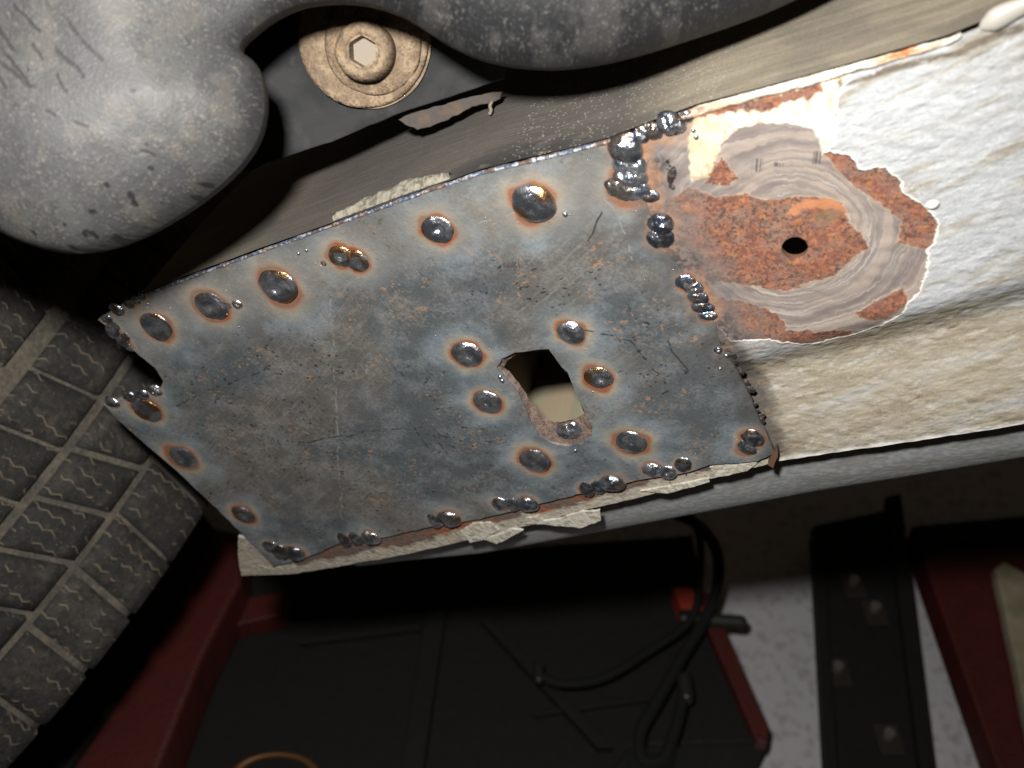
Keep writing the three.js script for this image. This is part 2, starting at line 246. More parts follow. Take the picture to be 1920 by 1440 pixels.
{ // molten inner rim of the slot, a second skin just below the plate
  const c = slotMM.reduce((a, p) => [a[0] + p[0] / slotMM.length, a[1] + p[1] / slotMM.length], [0, 0]);
  const inPx = [[944, 690], [952, 676], [970, 664], [1000, 658], [1028, 657], [1042, 672], [1058, 694], [1068, 705], [1070, 712], [1083, 740], [1092, 768], [1096, 774], [1084, 783], [1062, 790], [1040, 792], [1022, 785], [1010, 772], [993, 752], [984, 735], [972, 718], [956, 698]].map((p) => S.mm(...p, -0.0022));
  const n = slotMM.length, m = 6, sub = 6;
  const lp = (P, t) => { const i = Math.floor(t), f = t - i, a = P[i % n], b = P[(i + 1) % n]; return [lerp(a[0], b[0], f), lerp(a[1], b[1], f)]; };
  const g = gridGeo(n * sub, m, (s, t) => { const a = lp(slotMM, s * n), b = lp(inPx, s * n), k = t, nz = fbm(lerp(a[0], b[0], k) * 0.9, lerp(a[1], b[1], k) * 0.9, 3, 77) - 0.5; const out = t === 0 ? 1.03 : 1; return [lerp(c[0] + (a[0] - c[0]) * out, b[0], k) / 1000, lerp(c[1] + (a[1] - c[1]) * out, b[1], k) / 1000, -0.0007 - 0.0016 * k + 0.0011 * nz]; });
  const RD = [10, 60, -50, 20];
  const t = surfaceTex(512, 720, RD, (x, y) => { const a = fbm(x * 0.5, y * 0.5, 4, 81), b = fbm(x * 2, y * 2, 3, 82); let c2 = mix([128, 112, 106], [150, 128, 116], sst(0.4, 0.6, a)); c2 = mix(c2, [84, 70, 62], 0.6 * sst(0.5, 0.7, b)); return [c2[0], c2[1], c2[2], 0.5 * a + 0.5 * b, 0.4 + 0.3 * b]; }, true, true);
  part('slot_rim', uvXY(g, RD), texMat(t, { metalness: 0.5, bumpScale: 0.0002 }), plate, 'melted pinkish metal rim inside the slot');
  const b2 = part('weld_bead', uvXY(beadGeo(0.0046, 0.45, 0.8, 91), [0, 8, 0, 8]), weldMat, plate); b2.position.set(...S.px(1068, 806, -0.0016), -0.0016);
}

// ---- the sill's own underside right of the patch: undercoat, rust, old primer
const SD = [62, 205, -82, 50];
const holeC = S.mm(1490, 467), holeR = 24 * S.scale(1490, 467);
const mmP = (L) => L.map((p) => S.mm(...p));
const bare = mmP([[1180, 205], [1310, 195], [1590, 125], [1588, 150], [1565, 190], [1570, 225], [1562, 270], [1542, 287], [1590, 298], [1612, 322], [1660, 320], [1688, 345], [1692, 368], [1738, 392], [1757, 425], [1750, 458], [1735, 470], [1738, 500], [1722, 548], [1697, 572], [1690, 592], [1650, 620], [1600, 640], [1520, 655], [1440, 637], [1372, 640], [1345, 612], [1250, 560], [1150, 400]]);
const whiteP = mmP([[1310, 195], [1590, 120], [1590, 150], [1566, 190], [1572, 225], [1564, 270], [1540, 292], [1535, 262], [1525, 243], [1480, 234], [1430, 232], [1385, 242], [1350, 275], [1338, 330], [1295, 345], [1290, 260]]);
const rustC = mmP([[1250, 380], [1290, 352], [1340, 372], [1400, 366], [1440, 378], [1480, 374], [1530, 370], [1580, 382], [1592, 420], [1620, 448], [1628, 468], [1600, 484], [1565, 518], [1520, 532], [1470, 548], [1430, 542], [1350, 530], [1310, 520], [1270, 490]]);
const rustA = mmP([[1540, 283], [1592, 296], [1614, 320], [1662, 318], [1690, 344], [1694, 368], [1740, 390], [1759, 425], [1752, 458], [1735, 468], [1682, 458], [1692, 420], [1668, 398], [1604, 352], [1572, 322]]);
const rustB = mmP([[1694, 540], [1702, 570], [1662, 602], [1632, 606], [1602, 592], [1640, 568]]);
const rustD = mmP([[1330, 560], [1400, 568], [1466, 598], [1474, 620], [1600, 626], [1596, 640], [1520, 653], [1450, 640], [1370, 632], [1335, 605]]);
const rustE = mmP([[1340, 310], [1356, 300], [1384, 335], [1360, 350], [1320, 345]]);
const rustF = mmP([[1310, 205], [1540, 160], [1545, 178], [1440, 210], [1310, 222]]);
const swirl = mmP([[1474, 402], [1484, 388], [1510, 376], [1556, 374], [1584, 388], [1592, 406], [1572, 396], [1530, 392], [1506, 396], [1490, 408]]), swC = S.mm(1548, 408);
const ringC = S.mm(1480, 440);
function rustCol(x, y) {
  const a = fbm(x * 0.35, y * 0.35, 4, 101), b = fbm(x * 1.3, y * 1.3, 4, 102), c3 = n2(x * 4, y * 4, 103);
  let c = mix([104, 66, 54], [130, 84, 62], sst(0.35, 0.65, b)); c = mix(c, [152, 104, 64], 0.6 * sst(0.56, 0.74, fbm(x * 0.9, y * 0.9, 3, 104))); c = mix(c, [118, 94, 84], 0.5 * sst(0.5, 0.66, fbm(x * 0.22, y * 0.3, 4, 106))); c = mix(c, [66, 50, 44], 0.85 * sst(0.54, 0.66, fbm(x * 1.7, y * 1.7, 3, 105)) * sst(0.35, 0.55, a)); c = mix(c, [104, 92, 84], 0.35 * sst(0.55, 0.7, a));
  const k = 0.88 + 0.24 * c3; return { c: [c[0] * k, c[1] * k, c[2] * k], h: 0.3 + 0.3 * b + 0.12 * c3 };
}
function sillFn(x, y) {
  const wx = x + 1.1 * (fbm(x * 0.8, y * 0.8, 3, 111) - 0.5), wy = y + 1.1 * (fbm(x * 0.8, y * 0.8, 3, 112) - 0.5);
  const ham = fbm(x * 0.42 + 0.7 * fbm(x * 0.5, y * 0.5, 2, 5), y * 0.8, 2, 113), fine = fbm(x * 2.2, y * 2.2, 3, 114), dirt = fbm(x * 0.05, y * 0.09, 4, 115), d2 = fbm((x + y * 0.15) * 0.06, (y - x * 0.15) * 0.35, 4, 116);
  let c = mix([156, 158, 160], [143, 136, 121], clamp(0.06 + 0.95 * sst(-24, -32, y) + 1.7 * (d2 - 0.52)));
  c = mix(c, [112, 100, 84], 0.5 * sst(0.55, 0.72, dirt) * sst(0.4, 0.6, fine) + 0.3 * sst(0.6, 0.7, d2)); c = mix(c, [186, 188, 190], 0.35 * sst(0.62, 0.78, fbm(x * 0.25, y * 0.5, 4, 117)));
  const k = 0.93 + 0.14 * fine; c = [c[0] * k, c[1] * k, c[2] * k];
  let h = 0.4 + 0.42 * ham + 0.03 * fine, ro = 0.5 + 0.25 * fine;
  const db = sdPoly(bare, wx, wy);
  if (db < 0.5) {
    // bare patch: the torn white edge of the coating, then ground primer with concentric sanding rings
    const t = sst(0.35, -0.15, db); const rx = wx - ringC[0], ry = (wy - ringC[1]) * 1.02, rr = Math.hypot(rx, ry) + 2.2 * (fbm(x * 0.12, y * 0.12, 3, 121) - 0.5), an = Math.atan2(ry, rx);
    const rg = fbm(rr * 1.1, an * 0.9, 4, 122), rg2 = fbm(rr * 3, an * 1.5, 3, 123);
    let p = mix([118, 110, 105], [140, 128, 119], sst(0.35, 0.65, rg)); p = mix(p, [166, 158, 153], 0.6 * sst(0.58, 0.72, rg2)); p = mix(p, [96, 86, 86], 0.5 * sst(0.55, 0.72, fbm(rr * 0.5, an * 1.3, 3, 124)));
    let ph = 0.1 + 0.06 * rg2; let pr = 0.55;
    const w = sdPoly(whiteP, wx, wy); const tw = sst(0.35, -0.25, w); let wc = mix([212, 206, 193], [188, 174, 144], clamp(0.6 * sst(0.45, 0.68, fbm(x * 0.5, y * 0.25, 4, 125)) + 0.75 * sst(116, 108, x + 5 * (fbm(x * 0.2, y * 0.2, 3, 136) - 0.5)))); wc = mix(wc, [150, 132, 108], 0.5 * sst(0.6, 0.7, fbm(x * 0.9, y * 0.35, 3, 137))); p = mix(p, wc, tw * (0.75 + 0.25 * sst(0.3, 0.5, fbm(x * 0.6, y * 0.6, 3, 138)))); ph = lerp(ph, 0.24, tw);
    const rd = Math.min(sdPoly(rustC, wx, wy) + 0.5 * (fine - 0.5), sdPoly(rustA, wx, wy), sdPoly(rustB, wx, wy), sdPoly(rustD, wx, wy) + 1.5 * (fbm(x * 0.7, y * 0.7, 3, 126) - 0.5), sdPoly(rustE, wx, wy) + 1.5 * (fine - 0.5), sdPoly(rustF, wx, wy) + 2.2 * (fbm(x * 0.6, y * 0.6, 3, 127) - 0.4));
    const tr = sst(0.3, -0.4, rd); if (tr > 0) { const r = rustCol(x, y); p = mix(p, r.c, tr); ph = lerp(ph, r.h * 0.42, tr); pr = lerp(pr, 0.85, tr); }
    { const so = sdPoly(swirl, wx, wy), e = sst(0.3, -0.3, so); p = mix(p, mix([172, 118, 82], [150, 96, 62], fbm(x * 0.5, y * 2, 3, 135)), 0.85 * e); ph = lerp(ph, 0.2, e); const dc = Math.hypot((x - swC[0]) / 3.4, (y - swC[1]) / 2.2); p = mix(p, [104, 88, 66], 0.6 * sst(1.1, 0.5, dc + 0.6 * (fine - 0.5))); }
    if (rd > 0 && rd < 0.5) p = mix(p, [176, 150, 118], 0.4 * sst(0.5, 0.1, rd));
    // short dark scratches left by a tool
    for (const [sx, sy] of [[1500, 300], [1460, 310], [1535, 298], [1420, 312]]) { const q = S.mm(sx, sy), ux = x - q[0], uy = y - q[1], al = ux * 0.45 + uy * 0.9, ac = ux * 0.9 - uy * 0.45; if (Math.abs(al) < 1.7 && Math.abs(ac) < 1.2 && n2(ac * 3.3, sx, 5) > 0.62 && n2(al * 0.9, sy, 4) > 0.3) p = mix(p, [70, 66, 66], 0.7); }
    // scorched next to the weld seam
    const ds = sdLine(edgeL, x, y); { const sm = fbm(x * 0.25, y * 0.25, 4, 128), gr = fbm(x * 1.1, y * 1.1, 3, 134); p = mix(p, [98, 92, 91], 0.8 * sst(16, 3, ds + 10 * (sm - 0.5)) * (1 - 0.5 * tw)); p = mix(p, [56, 52, 52], 0.75 * sst(8, 1.5, ds + 9 * (sm - 0.5)) * sst(0.35, 0.6, gr)); }
    for (const [sx, sy, r, a] of spots) { const q = Math.hypot(x - sx, y - sy) / r; if (a < 1 && q < 2.4) p = mix(p, [150, 110, 84], 0.38 * sst(2.3, 1.1, q + 1.1 * (fbm(x * 0.4, y * 0.4, 3, 143) - 0.5))); }
    c = mix(c, p, t); h = lerp(h, ph, t); ro = lerp(ro, pr, t);
  }
  { const de = y - byX(botMM, x); c = mix(c, [206, 205, 202], 0.8 * sst(2.4, 0.3, de + 2.2 * (fbm(x * 0.5, y * 0.5, 3, 133) - 0.45))); }  // flaky white scuffs plus the lip's highlight, painted into the colour
  if (x > 138) { const dj = byX(topMM, x) - y; c = mix(c, [84, 74, 62], 0.8 * sst(1.3, 0.3, Math.abs(dj - 3.2 - 0.7 * (fbm(x * 0.3, 2, 3, 139) - 0.5))) * sst(0.3, 0.5, fbm(x * 0.35, y * 0.6, 3, 142))); }
  if (db > -0.1 && db < 0.9) { const e = sst(0.9, 0.35, db) * sst(-0.1, 0.2, db); c = mix(c, [218, 215, 206], 0.8 * e); h += 0.12 * e; }
  const ds = sdLine(edgeL, x, y); if (db >= 0) { c = mix(c, [74, 68, 64], 0.85 * sst(5.5, 1.2, ds + 4.5 * (fbm(x * 0.3, y * 0.3, 3, 129) - 0.5))); c = mix(c, [128, 104, 70], 0.5 * sst(0.6, 0.75, fbm(x * 0.6, y * 0.6, 3, 130)) * sst(9, 3, ds)); }
  return [c[0], c[1], c[2], h, ro];
}
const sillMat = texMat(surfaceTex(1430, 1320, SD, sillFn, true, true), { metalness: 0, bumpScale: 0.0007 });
function sillW(u, v) { // height of the pressed panel, metres; u, v in mm
  const step = sst(-22, -37, v); const back = sst(-34, -66, v);
  return -0.0005 - step * lerp(0.0055, 0.0015, back) + 0.0007 * (fbm(u * 0.05, v * 0.05, 2, 140) - 0.5) + 0.0005 * (fbm(u * 0.35, v * 0.5, 2, 141) - 0.5) * sst(70, 100, u);
}
{
  const nu = 150, nv = 125, u0 = 70, u1 = 203, pos = [], keep = [], idx = [];
  for (let j = 0; j <= nv; j++) for (let i = 0; i <= nu; i++) {
    const u = lerp(u0, u1, i / nu); let uu = u, v = lerp(byX(botMM, u), byX(topMM, u) - 0.1, j / nv), inH = false;
    const dx = uu - holeC[0], dy = v - holeC[1], d = Math.hypot(dx, dy), R = holeR * 1000;
    inH = d < R + 0.7;
    pos.push(uu / 1000, v / 1000, sillW(uu, v)); keep.push(!inH);
  }
  for (let j = 0; j < nv; j++) for (let i = 0; i < nu; i++) { const a = j * (nu + 1) + i, b = a + 1, c = a + nu + 1, d = c + 1; if (keep[a] && keep[b] && keep[c]) idx.push(a, b, c); if (keep[b] && keep[d] && keep[c]) idx.push(b, d, c); }
  const g = new THREE.BufferGeometry(); g.setAttribute('position', new THREE.Float32BufferAttribute(pos, 3)); g.setIndex(idx); g.computeVertexNormals();
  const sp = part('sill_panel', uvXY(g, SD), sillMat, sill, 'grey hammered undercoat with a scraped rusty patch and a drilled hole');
  const hr = new THREE.CylinderGeometry(holeR * 1.02, holeR * 1.02, 0.0014, 40, 1, true); hr.rotateX(Math.PI / 2); hr.translate(holeC[0] / 1000, holeC[1] / 1000, -0.0014);
  part('hole_edge', hr, plain(96, 66, 48, 0.8), sp);
  part('hole_rim', uvXY(gridGeo(64, 4, (s, t) => { const a = s * Math.PI * 2, q = holeR * 1000 + t * 2.6, uu = holeC[0] + Math.cos(a) * q, v = holeC[1] + Math.sin(a) * q; return [uu / 1000, v / 1000, sillW(uu, v) + (t > 0.9 ? -0.00006 : 0.00006) - (t < 0.1 ? 0.0002 : 0)]; }), SD), sillMat, sp);
  // lip of white paint standing along the inner edge, with rust breaking through
  const lipD = [60, 210, 0, 10];
  const lipT = surfaceTex(900, 96, lipD, (x, y) => { let c = mix([212, 206, 194], [188, 176, 156], sst(0.4, 0.7, fbm(x * 0.4, y * 0.5, 3, 151))); const wgt = sst(130, 104, x) * 0.4 + 0.7 * Math.exp(-((x - 152) ** 2) / 30); c = mix(c, [176, 104, 58], clamp(1.6 * wgt * sst(0.42, 0.62, fbm(x * 0.45, y * 0.9, 4, 152)))); c = mix(c, [90, 62, 50], 0.8 * sst(116, 104, x) * sst(0.4, 0.6, fbm(x * 0.8, y, 3, 153))); return [c[0], c[1], c[2], fbm(x * 0.9, y * 1.5, 3, 154), 0.55]; }, true, true);
  const lip = gridGeo(160, 6, (s, t) => { const u = lerp(102, 162.5, s), vt = byX(topMM, u), wv = lerp(2.4, 1.5, s) * (0.8 + 0.5 * fbm(u * 0.3, 3, 3, 155)) * Math.sqrt(clamp((162.8 - u) / 3)); const q = t * Math.PI; return [u / 1000, (vt + 0.3 - t * wv) / 1000, -0.0006 + 0.0011 * Math.sin(q) + 0.0004 * (fbm(u * 0.6, t * 3, 3, 156) - 0.5)]; });
  const p = lip.attributes.position, uv = new Float32Array(p.count * 2); for (let i = 0; i < p.count; i++) { uv[2 * i] = (p.getX(i) * 1000 - 60) / 150; uv[2 * i + 1] = (Math.floor(i / 161) / 6); } lip.setAttribute('uv', new THREE.BufferAttribute(uv, 2));
  part('seam_lip', lip, texMat(lipT, { bumpScale: 0.0006 }), sp, 'narrow white painted seam streaked with orange rust');
  // lumps of seam sealer at the far end, and the blob of coating on the rim of the rust
  const seal = gridGeo(60, 12, (s, t) => { const u = lerp(165.5, 203, s), vc = byX(topMM, u) - 0.2 + 0.8 * Math.sin(s * 7), r = 1.5 + 1.1 * fbm(s * 6, 2, 3, 160) + 0.7 * Math.sin(s * 19) * 0.4, e = Math.sqrt(Math.min(1, s * 14)); const q = t * Math.PI; return [u / 1000, (vc + Math.cos(q) * r * e) / 1000, -0.0004 + 0.001 * r * e * 0.75 * Math.sin(q)]; });
  part('seam_sealer', seal, plain(160, 156, 148, 0.38), sp, 'lumpy pale bead of seam sealer');
  const blob = beadGeo(0.0014, 0.5, 0.8, 77); const bm = part('coating_flake', blob, plain(206, 204, 198, 0.5), sp); bm.position.set(...S.px(1748, 383), 0.0004);
  // crusted burnt drips at the seam and the curled flake at the corner
  const crust = texMat(surfaceTex(128, 128, [0, 8, 0, 8], (x, y) => { const a = fbm(x * 1.1, y * 1.1, 4, 165); const c = mix([54, 50, 49], [88, 78, 70], sst(0.45, 0.65, a)); return [c[0], c[1], c[2], a, 0.35 + 0.3 * a]; }, true, true), { metalness: 0.3, bumpScale: 0.0004 }), dk = rng(31);
  const crustAt = (x, y, px) => { const r = px * S.scale(x, y), sd = Math.floor(dk() * 900), g = beadGeo(r, 0.28, 0.5 + 0.5 * dk(), sd), p = g.attributes.position; for (let i = 0; i < p.count; i++) { const X = p.getX(i), Y = p.getY(i), n = fbm(X / r * 1.7 + sd, Y / r * 1.7, 3, 166) - 0.5, m = fbm(X / r * 1.3, Y / r * 1.3 + sd, 3, 167) - 0.5; p.setXYZ(i, X * (1 + 1.1 * n), Y * (1 + 1.1 * m), p.getZ(i) * (0.7 + 1.4 * n)); } g.computeVertexNormals(); const m = part('burnt_crust', uvXY(g, [0, 8, 0, 8]), crust, sp), q = S.mm(x, y); m.position.set(q[0] / 1000, q[1] / 1000, Math.max(sillW(q[0], q[1]), -0.0016) - 0.0001); m.rotation.z = dk() * 6; };
  for (const [x0, y0, x1, y1, n, r] of [[1352, 640, 1425, 800, 17, 9], [1250, 300, 1270, 365, 5, 13], [1265, 250, 1330, 235, 6, 9], [1225, 480, 1330, 610, 5, 8], [1290, 890, 1330, 875, 4, 10]]) for (let i = 0; i < n; i++) crustAt(lerp(x0, x1, i / (n - 1)) + (dk() - 0.5) * 16, lerp(y0, y1, i / (n - 1)) + (dk() - 0.5) * 16, r * (0.6 + 0.9 * dk()));
}
// ---- flange under the patch's lower edge, with peeling paint
const FD = [-160, 110, -90, -40];
const flFn = (x, y) => { const a = fbm(x * 0.16, y * 0.3, 4, 171), b = fbm(x * 0.9, y * 0.9, 3, 172), edge = byX(botMM, x); let c = mix([146, 139, 126], [160, 154, 141], sst(0.35, 0.65, b)); const d = y - edge + 3.2 * (a - 0.5) * 2; c = mix(c, [94, 80, 72], sst(3.5, 5.6, d) * (x > -118 ? 1 : 0)); c = mix(c, [126, 74, 52], 0.8 * sst(0.52, 0.64, fbm(x * 0.12 + 3, y * 0.3, 3, 173)) * sst(3.5, 5.5, d) * (x > -100 ? 1 : 0)); c = mix(c, [70, 62, 56], 0.5 * sst(0.68, 0.76, fbm(x * 0.5, y * 0.7, 3, 174))); return [c[0], c[1], c[2], 0.5 * b + 0.5 * sst(5.2, 4.4, d), 0.5 + 0.2 * b]; };
{
  const up = [[1440, 850], [1200, 880], [900, 950], [640, 990], [545, 1030], [470, 1018], [443, 1012]].map((p) => S.px(...p)), lo = [[443, 1050], [449, 1086], [540, 1083], [620, 1071], [760, 1046], [900, 1014], [1000, 990], [1100, 962], [1200, 940], [1330, 906], [1450, 876]].map((p) => S.px(...p));
  const g = uvXY(slab(ragged([...lo, ...up], 0.0018, 0.0004, 8), -0.0028, -0.0014 - 0.0002, [], 0.0002), FD);
  const fl = part('flange', g, texMat(surfaceTex(1300, 240, FD, flFn, true, true), { bumpScale: 0.0007 }), sill, 'beige painted flange below the patch with peeling paint');
  const flakeMat = texMat(surfaceTex(256, 256, [0, 12, 0, 12], (x, y) => { const b = fbm(x * 0.9, y * 0.9, 4, 181); const c = mix([176, 172, 161], [154, 147, 132], sst(0.45, 0.7, b)); return [c[0], c[1], c[2], b]; }, true), { roughness: 0.55, bumpScale: 0.0004 });
  for (const [L, s] of [[[[862, 1000], [885, 985], [920, 984], [935, 998], [905, 1016], [880, 1022]], 1], [[[985, 975], [1010, 970], [1018, 980], [1000, 987]], 2], [[[985, 986], [1050, 976], [1085, 964], [1124, 960], [1126, 980], [1090, 994], [1050, 990]], 3], [[[1330, 880], [1370, 860], [1425, 868], [1400, 888], [1340, 900]], 4], [[[1200, 925], [1270, 912], [1330, 900], [1330, 908], [1250, 930]], 5], [[[905, 1015], [960, 995], [980, 998], [930, 1024]], 6]])
    part('paint_flake', uvXY(slab(ragged(L.map((p) => S.px(...p)), 0.0011, 0.0005, s + 20), -0.0016, -0.0008, [], 0.0002), [0, 12, 0, 12]), flakeMat, fl);
  // curled burnt sliver at the corner of the patch
  part('burnt_sliver', slab(ragged([[1440, 868], [1448, 850], [1457, 836], [1459, 850], [1450, 874]].map((p) => S.px(...p)), 0.001, 0.0003, 3), -0.001, 0.0008), plain(86, 62, 46, 0.8), fl);
}
// ---- outer skin of the sill beyond the lip
{
  const OD = [-160, 210, 0, 40];
  const t = surfaceTex(1480, 160, OD, (x, y) => { const a = fbm(x * 0.06, y * 0.5, 4, 191), b = fbm(x * 0.7, y * 2.2, 3, 192); let c = mix([128, 131, 132], [146, 147, 146], sst(0.35, 0.7, b)); c = mix(c, [112, 108, 101], 0.4 * sst(0.5, 0.7, a)); return [c[0], c[1], c[2], b, 0.4]; }, true, true);
  const lowMM = [[540, 1076], [620, 1073], [760, 1060], [900, 1052], [1280, 989], [1920, 884]].map((p) => S.mm(...p, -0.0115)); lowMM.push([230, byX(lowMM, 230)]);
  const g = gridGeo(180, 10, (s, tt) => { const u = lerp(-104, 203, s), v0 = byX(botMM, u) + 5, q = tt * 1.35, wd = Math.max(3, (v0 - byX(lowMM, u)) / Math.sin(1.35)); return [u / 1000, (v0 - wd * Math.sin(q)) / 1000, -0.0088 - 0.001 * wd * (1 - Math.cos(q)) * 0.3]; });
  const p = g.attributes.position, uv = new Float32Array(p.count * 2); for (let i = 0; i < p.count; i++) { uv[2 * i] = (p.getX(i) * 1000 + 160) / 370; uv[2 * i + 1] = Math.floor(i / 181) / 10 * 0.5; } g.setAttribute('uv', new THREE.BufferAttribute(uv, 2));
  part('outer_skin', g, texMat(t, { bumpScale: 0.00012 }), sill, 'smooth grey outer skin of the sill beyond the black joint');
}
// ---- inner side wall of the box section, going up into the car from the patch's inner edge
{
  const ID = [-80, 210, -140, 2];
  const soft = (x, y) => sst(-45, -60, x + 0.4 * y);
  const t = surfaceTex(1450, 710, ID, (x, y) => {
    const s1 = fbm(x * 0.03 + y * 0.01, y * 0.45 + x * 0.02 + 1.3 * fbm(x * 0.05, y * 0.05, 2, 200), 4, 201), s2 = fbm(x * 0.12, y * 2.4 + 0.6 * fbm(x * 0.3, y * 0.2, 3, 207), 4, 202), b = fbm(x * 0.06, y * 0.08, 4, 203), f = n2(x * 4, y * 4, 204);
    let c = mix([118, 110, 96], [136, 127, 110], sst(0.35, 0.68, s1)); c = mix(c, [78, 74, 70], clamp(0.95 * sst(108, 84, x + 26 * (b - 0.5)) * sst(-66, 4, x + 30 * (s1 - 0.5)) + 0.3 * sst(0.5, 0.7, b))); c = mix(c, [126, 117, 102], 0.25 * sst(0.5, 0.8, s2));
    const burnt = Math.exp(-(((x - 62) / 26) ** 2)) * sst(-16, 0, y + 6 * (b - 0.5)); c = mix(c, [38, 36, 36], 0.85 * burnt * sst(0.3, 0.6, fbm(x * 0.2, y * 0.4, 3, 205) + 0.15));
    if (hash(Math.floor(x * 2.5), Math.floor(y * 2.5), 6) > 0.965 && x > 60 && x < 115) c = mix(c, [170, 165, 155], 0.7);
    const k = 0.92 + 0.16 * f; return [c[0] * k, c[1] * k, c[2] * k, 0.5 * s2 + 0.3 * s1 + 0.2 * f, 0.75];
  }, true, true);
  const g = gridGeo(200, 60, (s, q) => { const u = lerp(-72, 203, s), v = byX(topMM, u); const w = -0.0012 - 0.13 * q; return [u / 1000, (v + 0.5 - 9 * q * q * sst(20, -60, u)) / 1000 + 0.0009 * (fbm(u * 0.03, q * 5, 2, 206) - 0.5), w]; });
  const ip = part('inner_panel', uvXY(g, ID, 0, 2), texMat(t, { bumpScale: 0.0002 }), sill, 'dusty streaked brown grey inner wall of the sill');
  // pale sealant smear on it along the patch
  const sg = gridGeo(90, 16, (s, q) => { const p0 = S.mm(lerp(625, 845, s), lerp(424, 345, s)); const u = p0[0], v = byX(topMM, u) + 0.5, wd = (1.2 + 6.8 * Math.sin(Math.PI * clamp(s * 0.92 + 0.04)) * (0.7 + 0.6 * fbm(s * 9, 1, 3, 211))), nz = fbm(u * 0.7, q * wd * 0.7, 3, 212); return [u / 1000, (v + (0.25 + 1.5 * Math.sin(q * Math.PI) * (0.35 + nz))) / 1000, -0.0013 - wd * q / 1000]; });
  const st = surfaceTex(512, 200, [-5, 55, -14, 2], (x, y) => { const a = fbm(x * 0.8, y * 0.9, 4, 213); const c = mix([132, 127, 114], [100, 94, 82], sst(0.45, 0.65, a)); return [c[0], c[1], c[2], a]; }, true);
  part('sealant_smear', uvXY(sg, [-5, 55, -14, 2], 0, 2), texMat(st, { roughness: 0.85, bumpScale: 0.0004 }), ip, 'pale crumbly smear of sealant');
  // shiny raw edge of the patch with a bronze heat stain, as a thin burr along the top
  const bt = surfaceTex(1400, 24, [-75, 95, 0, 1], (x, y) => { const a = fbm(x * 0.35, y * 2, 4, 221), b = fbm(x * 1.6, y * 3, 3, 222); let c = mix([96, 98, 104], [178, 180, 184], sst(0.4, 0.62, b)); c = mix(c, [104, 70, 50], 0.6 * sst(0.52, 0.64, a)); c = mix(c, [60, 78, 110], 0.6 * sst(0.5, 0.36, a)); return [c[0], c[1], c[2], b, 0.35 + 0.3 * b]; }, true, true);
  const bg = gridGeo(340, 6, (s, q) => { const u = lerp(-66, 92, s), v = byX(topMM, u), a = q * Math.PI, r = 0.45 + 0.35 * (fbm(u * 0.5, 4, 3, 223) - 0.3); return [u / 1000, (v + Math.cos(a) * r) / 1000, -0.0004 + 0.0006 * Math.sin(a) * (0.6 + r)]; });
  const p = bg.attributes.position, uv = new Float32Array(p.count * 2); for (let i = 0; i < p.count; i++) { uv[2 * i] = (p.getX(i) * 1000 + 75) / 170; uv[2 * i + 1] = Math.floor(i / 341) / 6; } bg.setAttribute('uv', new THREE.BufferAttribute(uv, 2));
  part('plate_burr', bg, texMat(bt, { metalness: 0.35, bumpScale: 0.0003 }), plate, 'bright raw burr along the upper edge of the patch');
}
{ // inside of the box section, seen through the slot
  const cav = []; const B = (u0, u1, v0, v1, w0, w1) => { const g = new THREE.BoxGeometry((u1 - u0) / 1000, (v1 - v0) / 1000, (w1 - w0) / 1000); g.translate((u0 + u1) / 2000, (v0 + v1) / 2000, (w0 + w1) / 2000); cav.push(uvXY(g, [-20, 210, -70, 40])); };
  B(-20, 203, -64, 34, -86, -84); B(-20, 203, 34, 35, -86, -6.5); B(-20, 203, -65, -64, -86, -6.5); B(-21, -20, -64, 34, -86, -2); B(203, 204, -64, 34, -86, -6.5);
  const t = surfaceTex(512, 256, [-20, 210, -70, 40], (x, y) => { const a = fbm(x * 0.12, y * 0.12, 4, 231), b = fbm(x * 0.9, y * 0.9, 3, 232); let c = mix([150, 148, 124], [168, 150, 126], sst(0.45, 0.6, a)); c = mix(c, [112, 108, 90], 0.4 * b); return [c[0], c[1], c[2]]; });
  part('cavity_wall', mergeGeometries(cav), texMat(t, { roughness: 0.8 }), sill, 'olive grey painted inside of the sill seen through the slot');
}

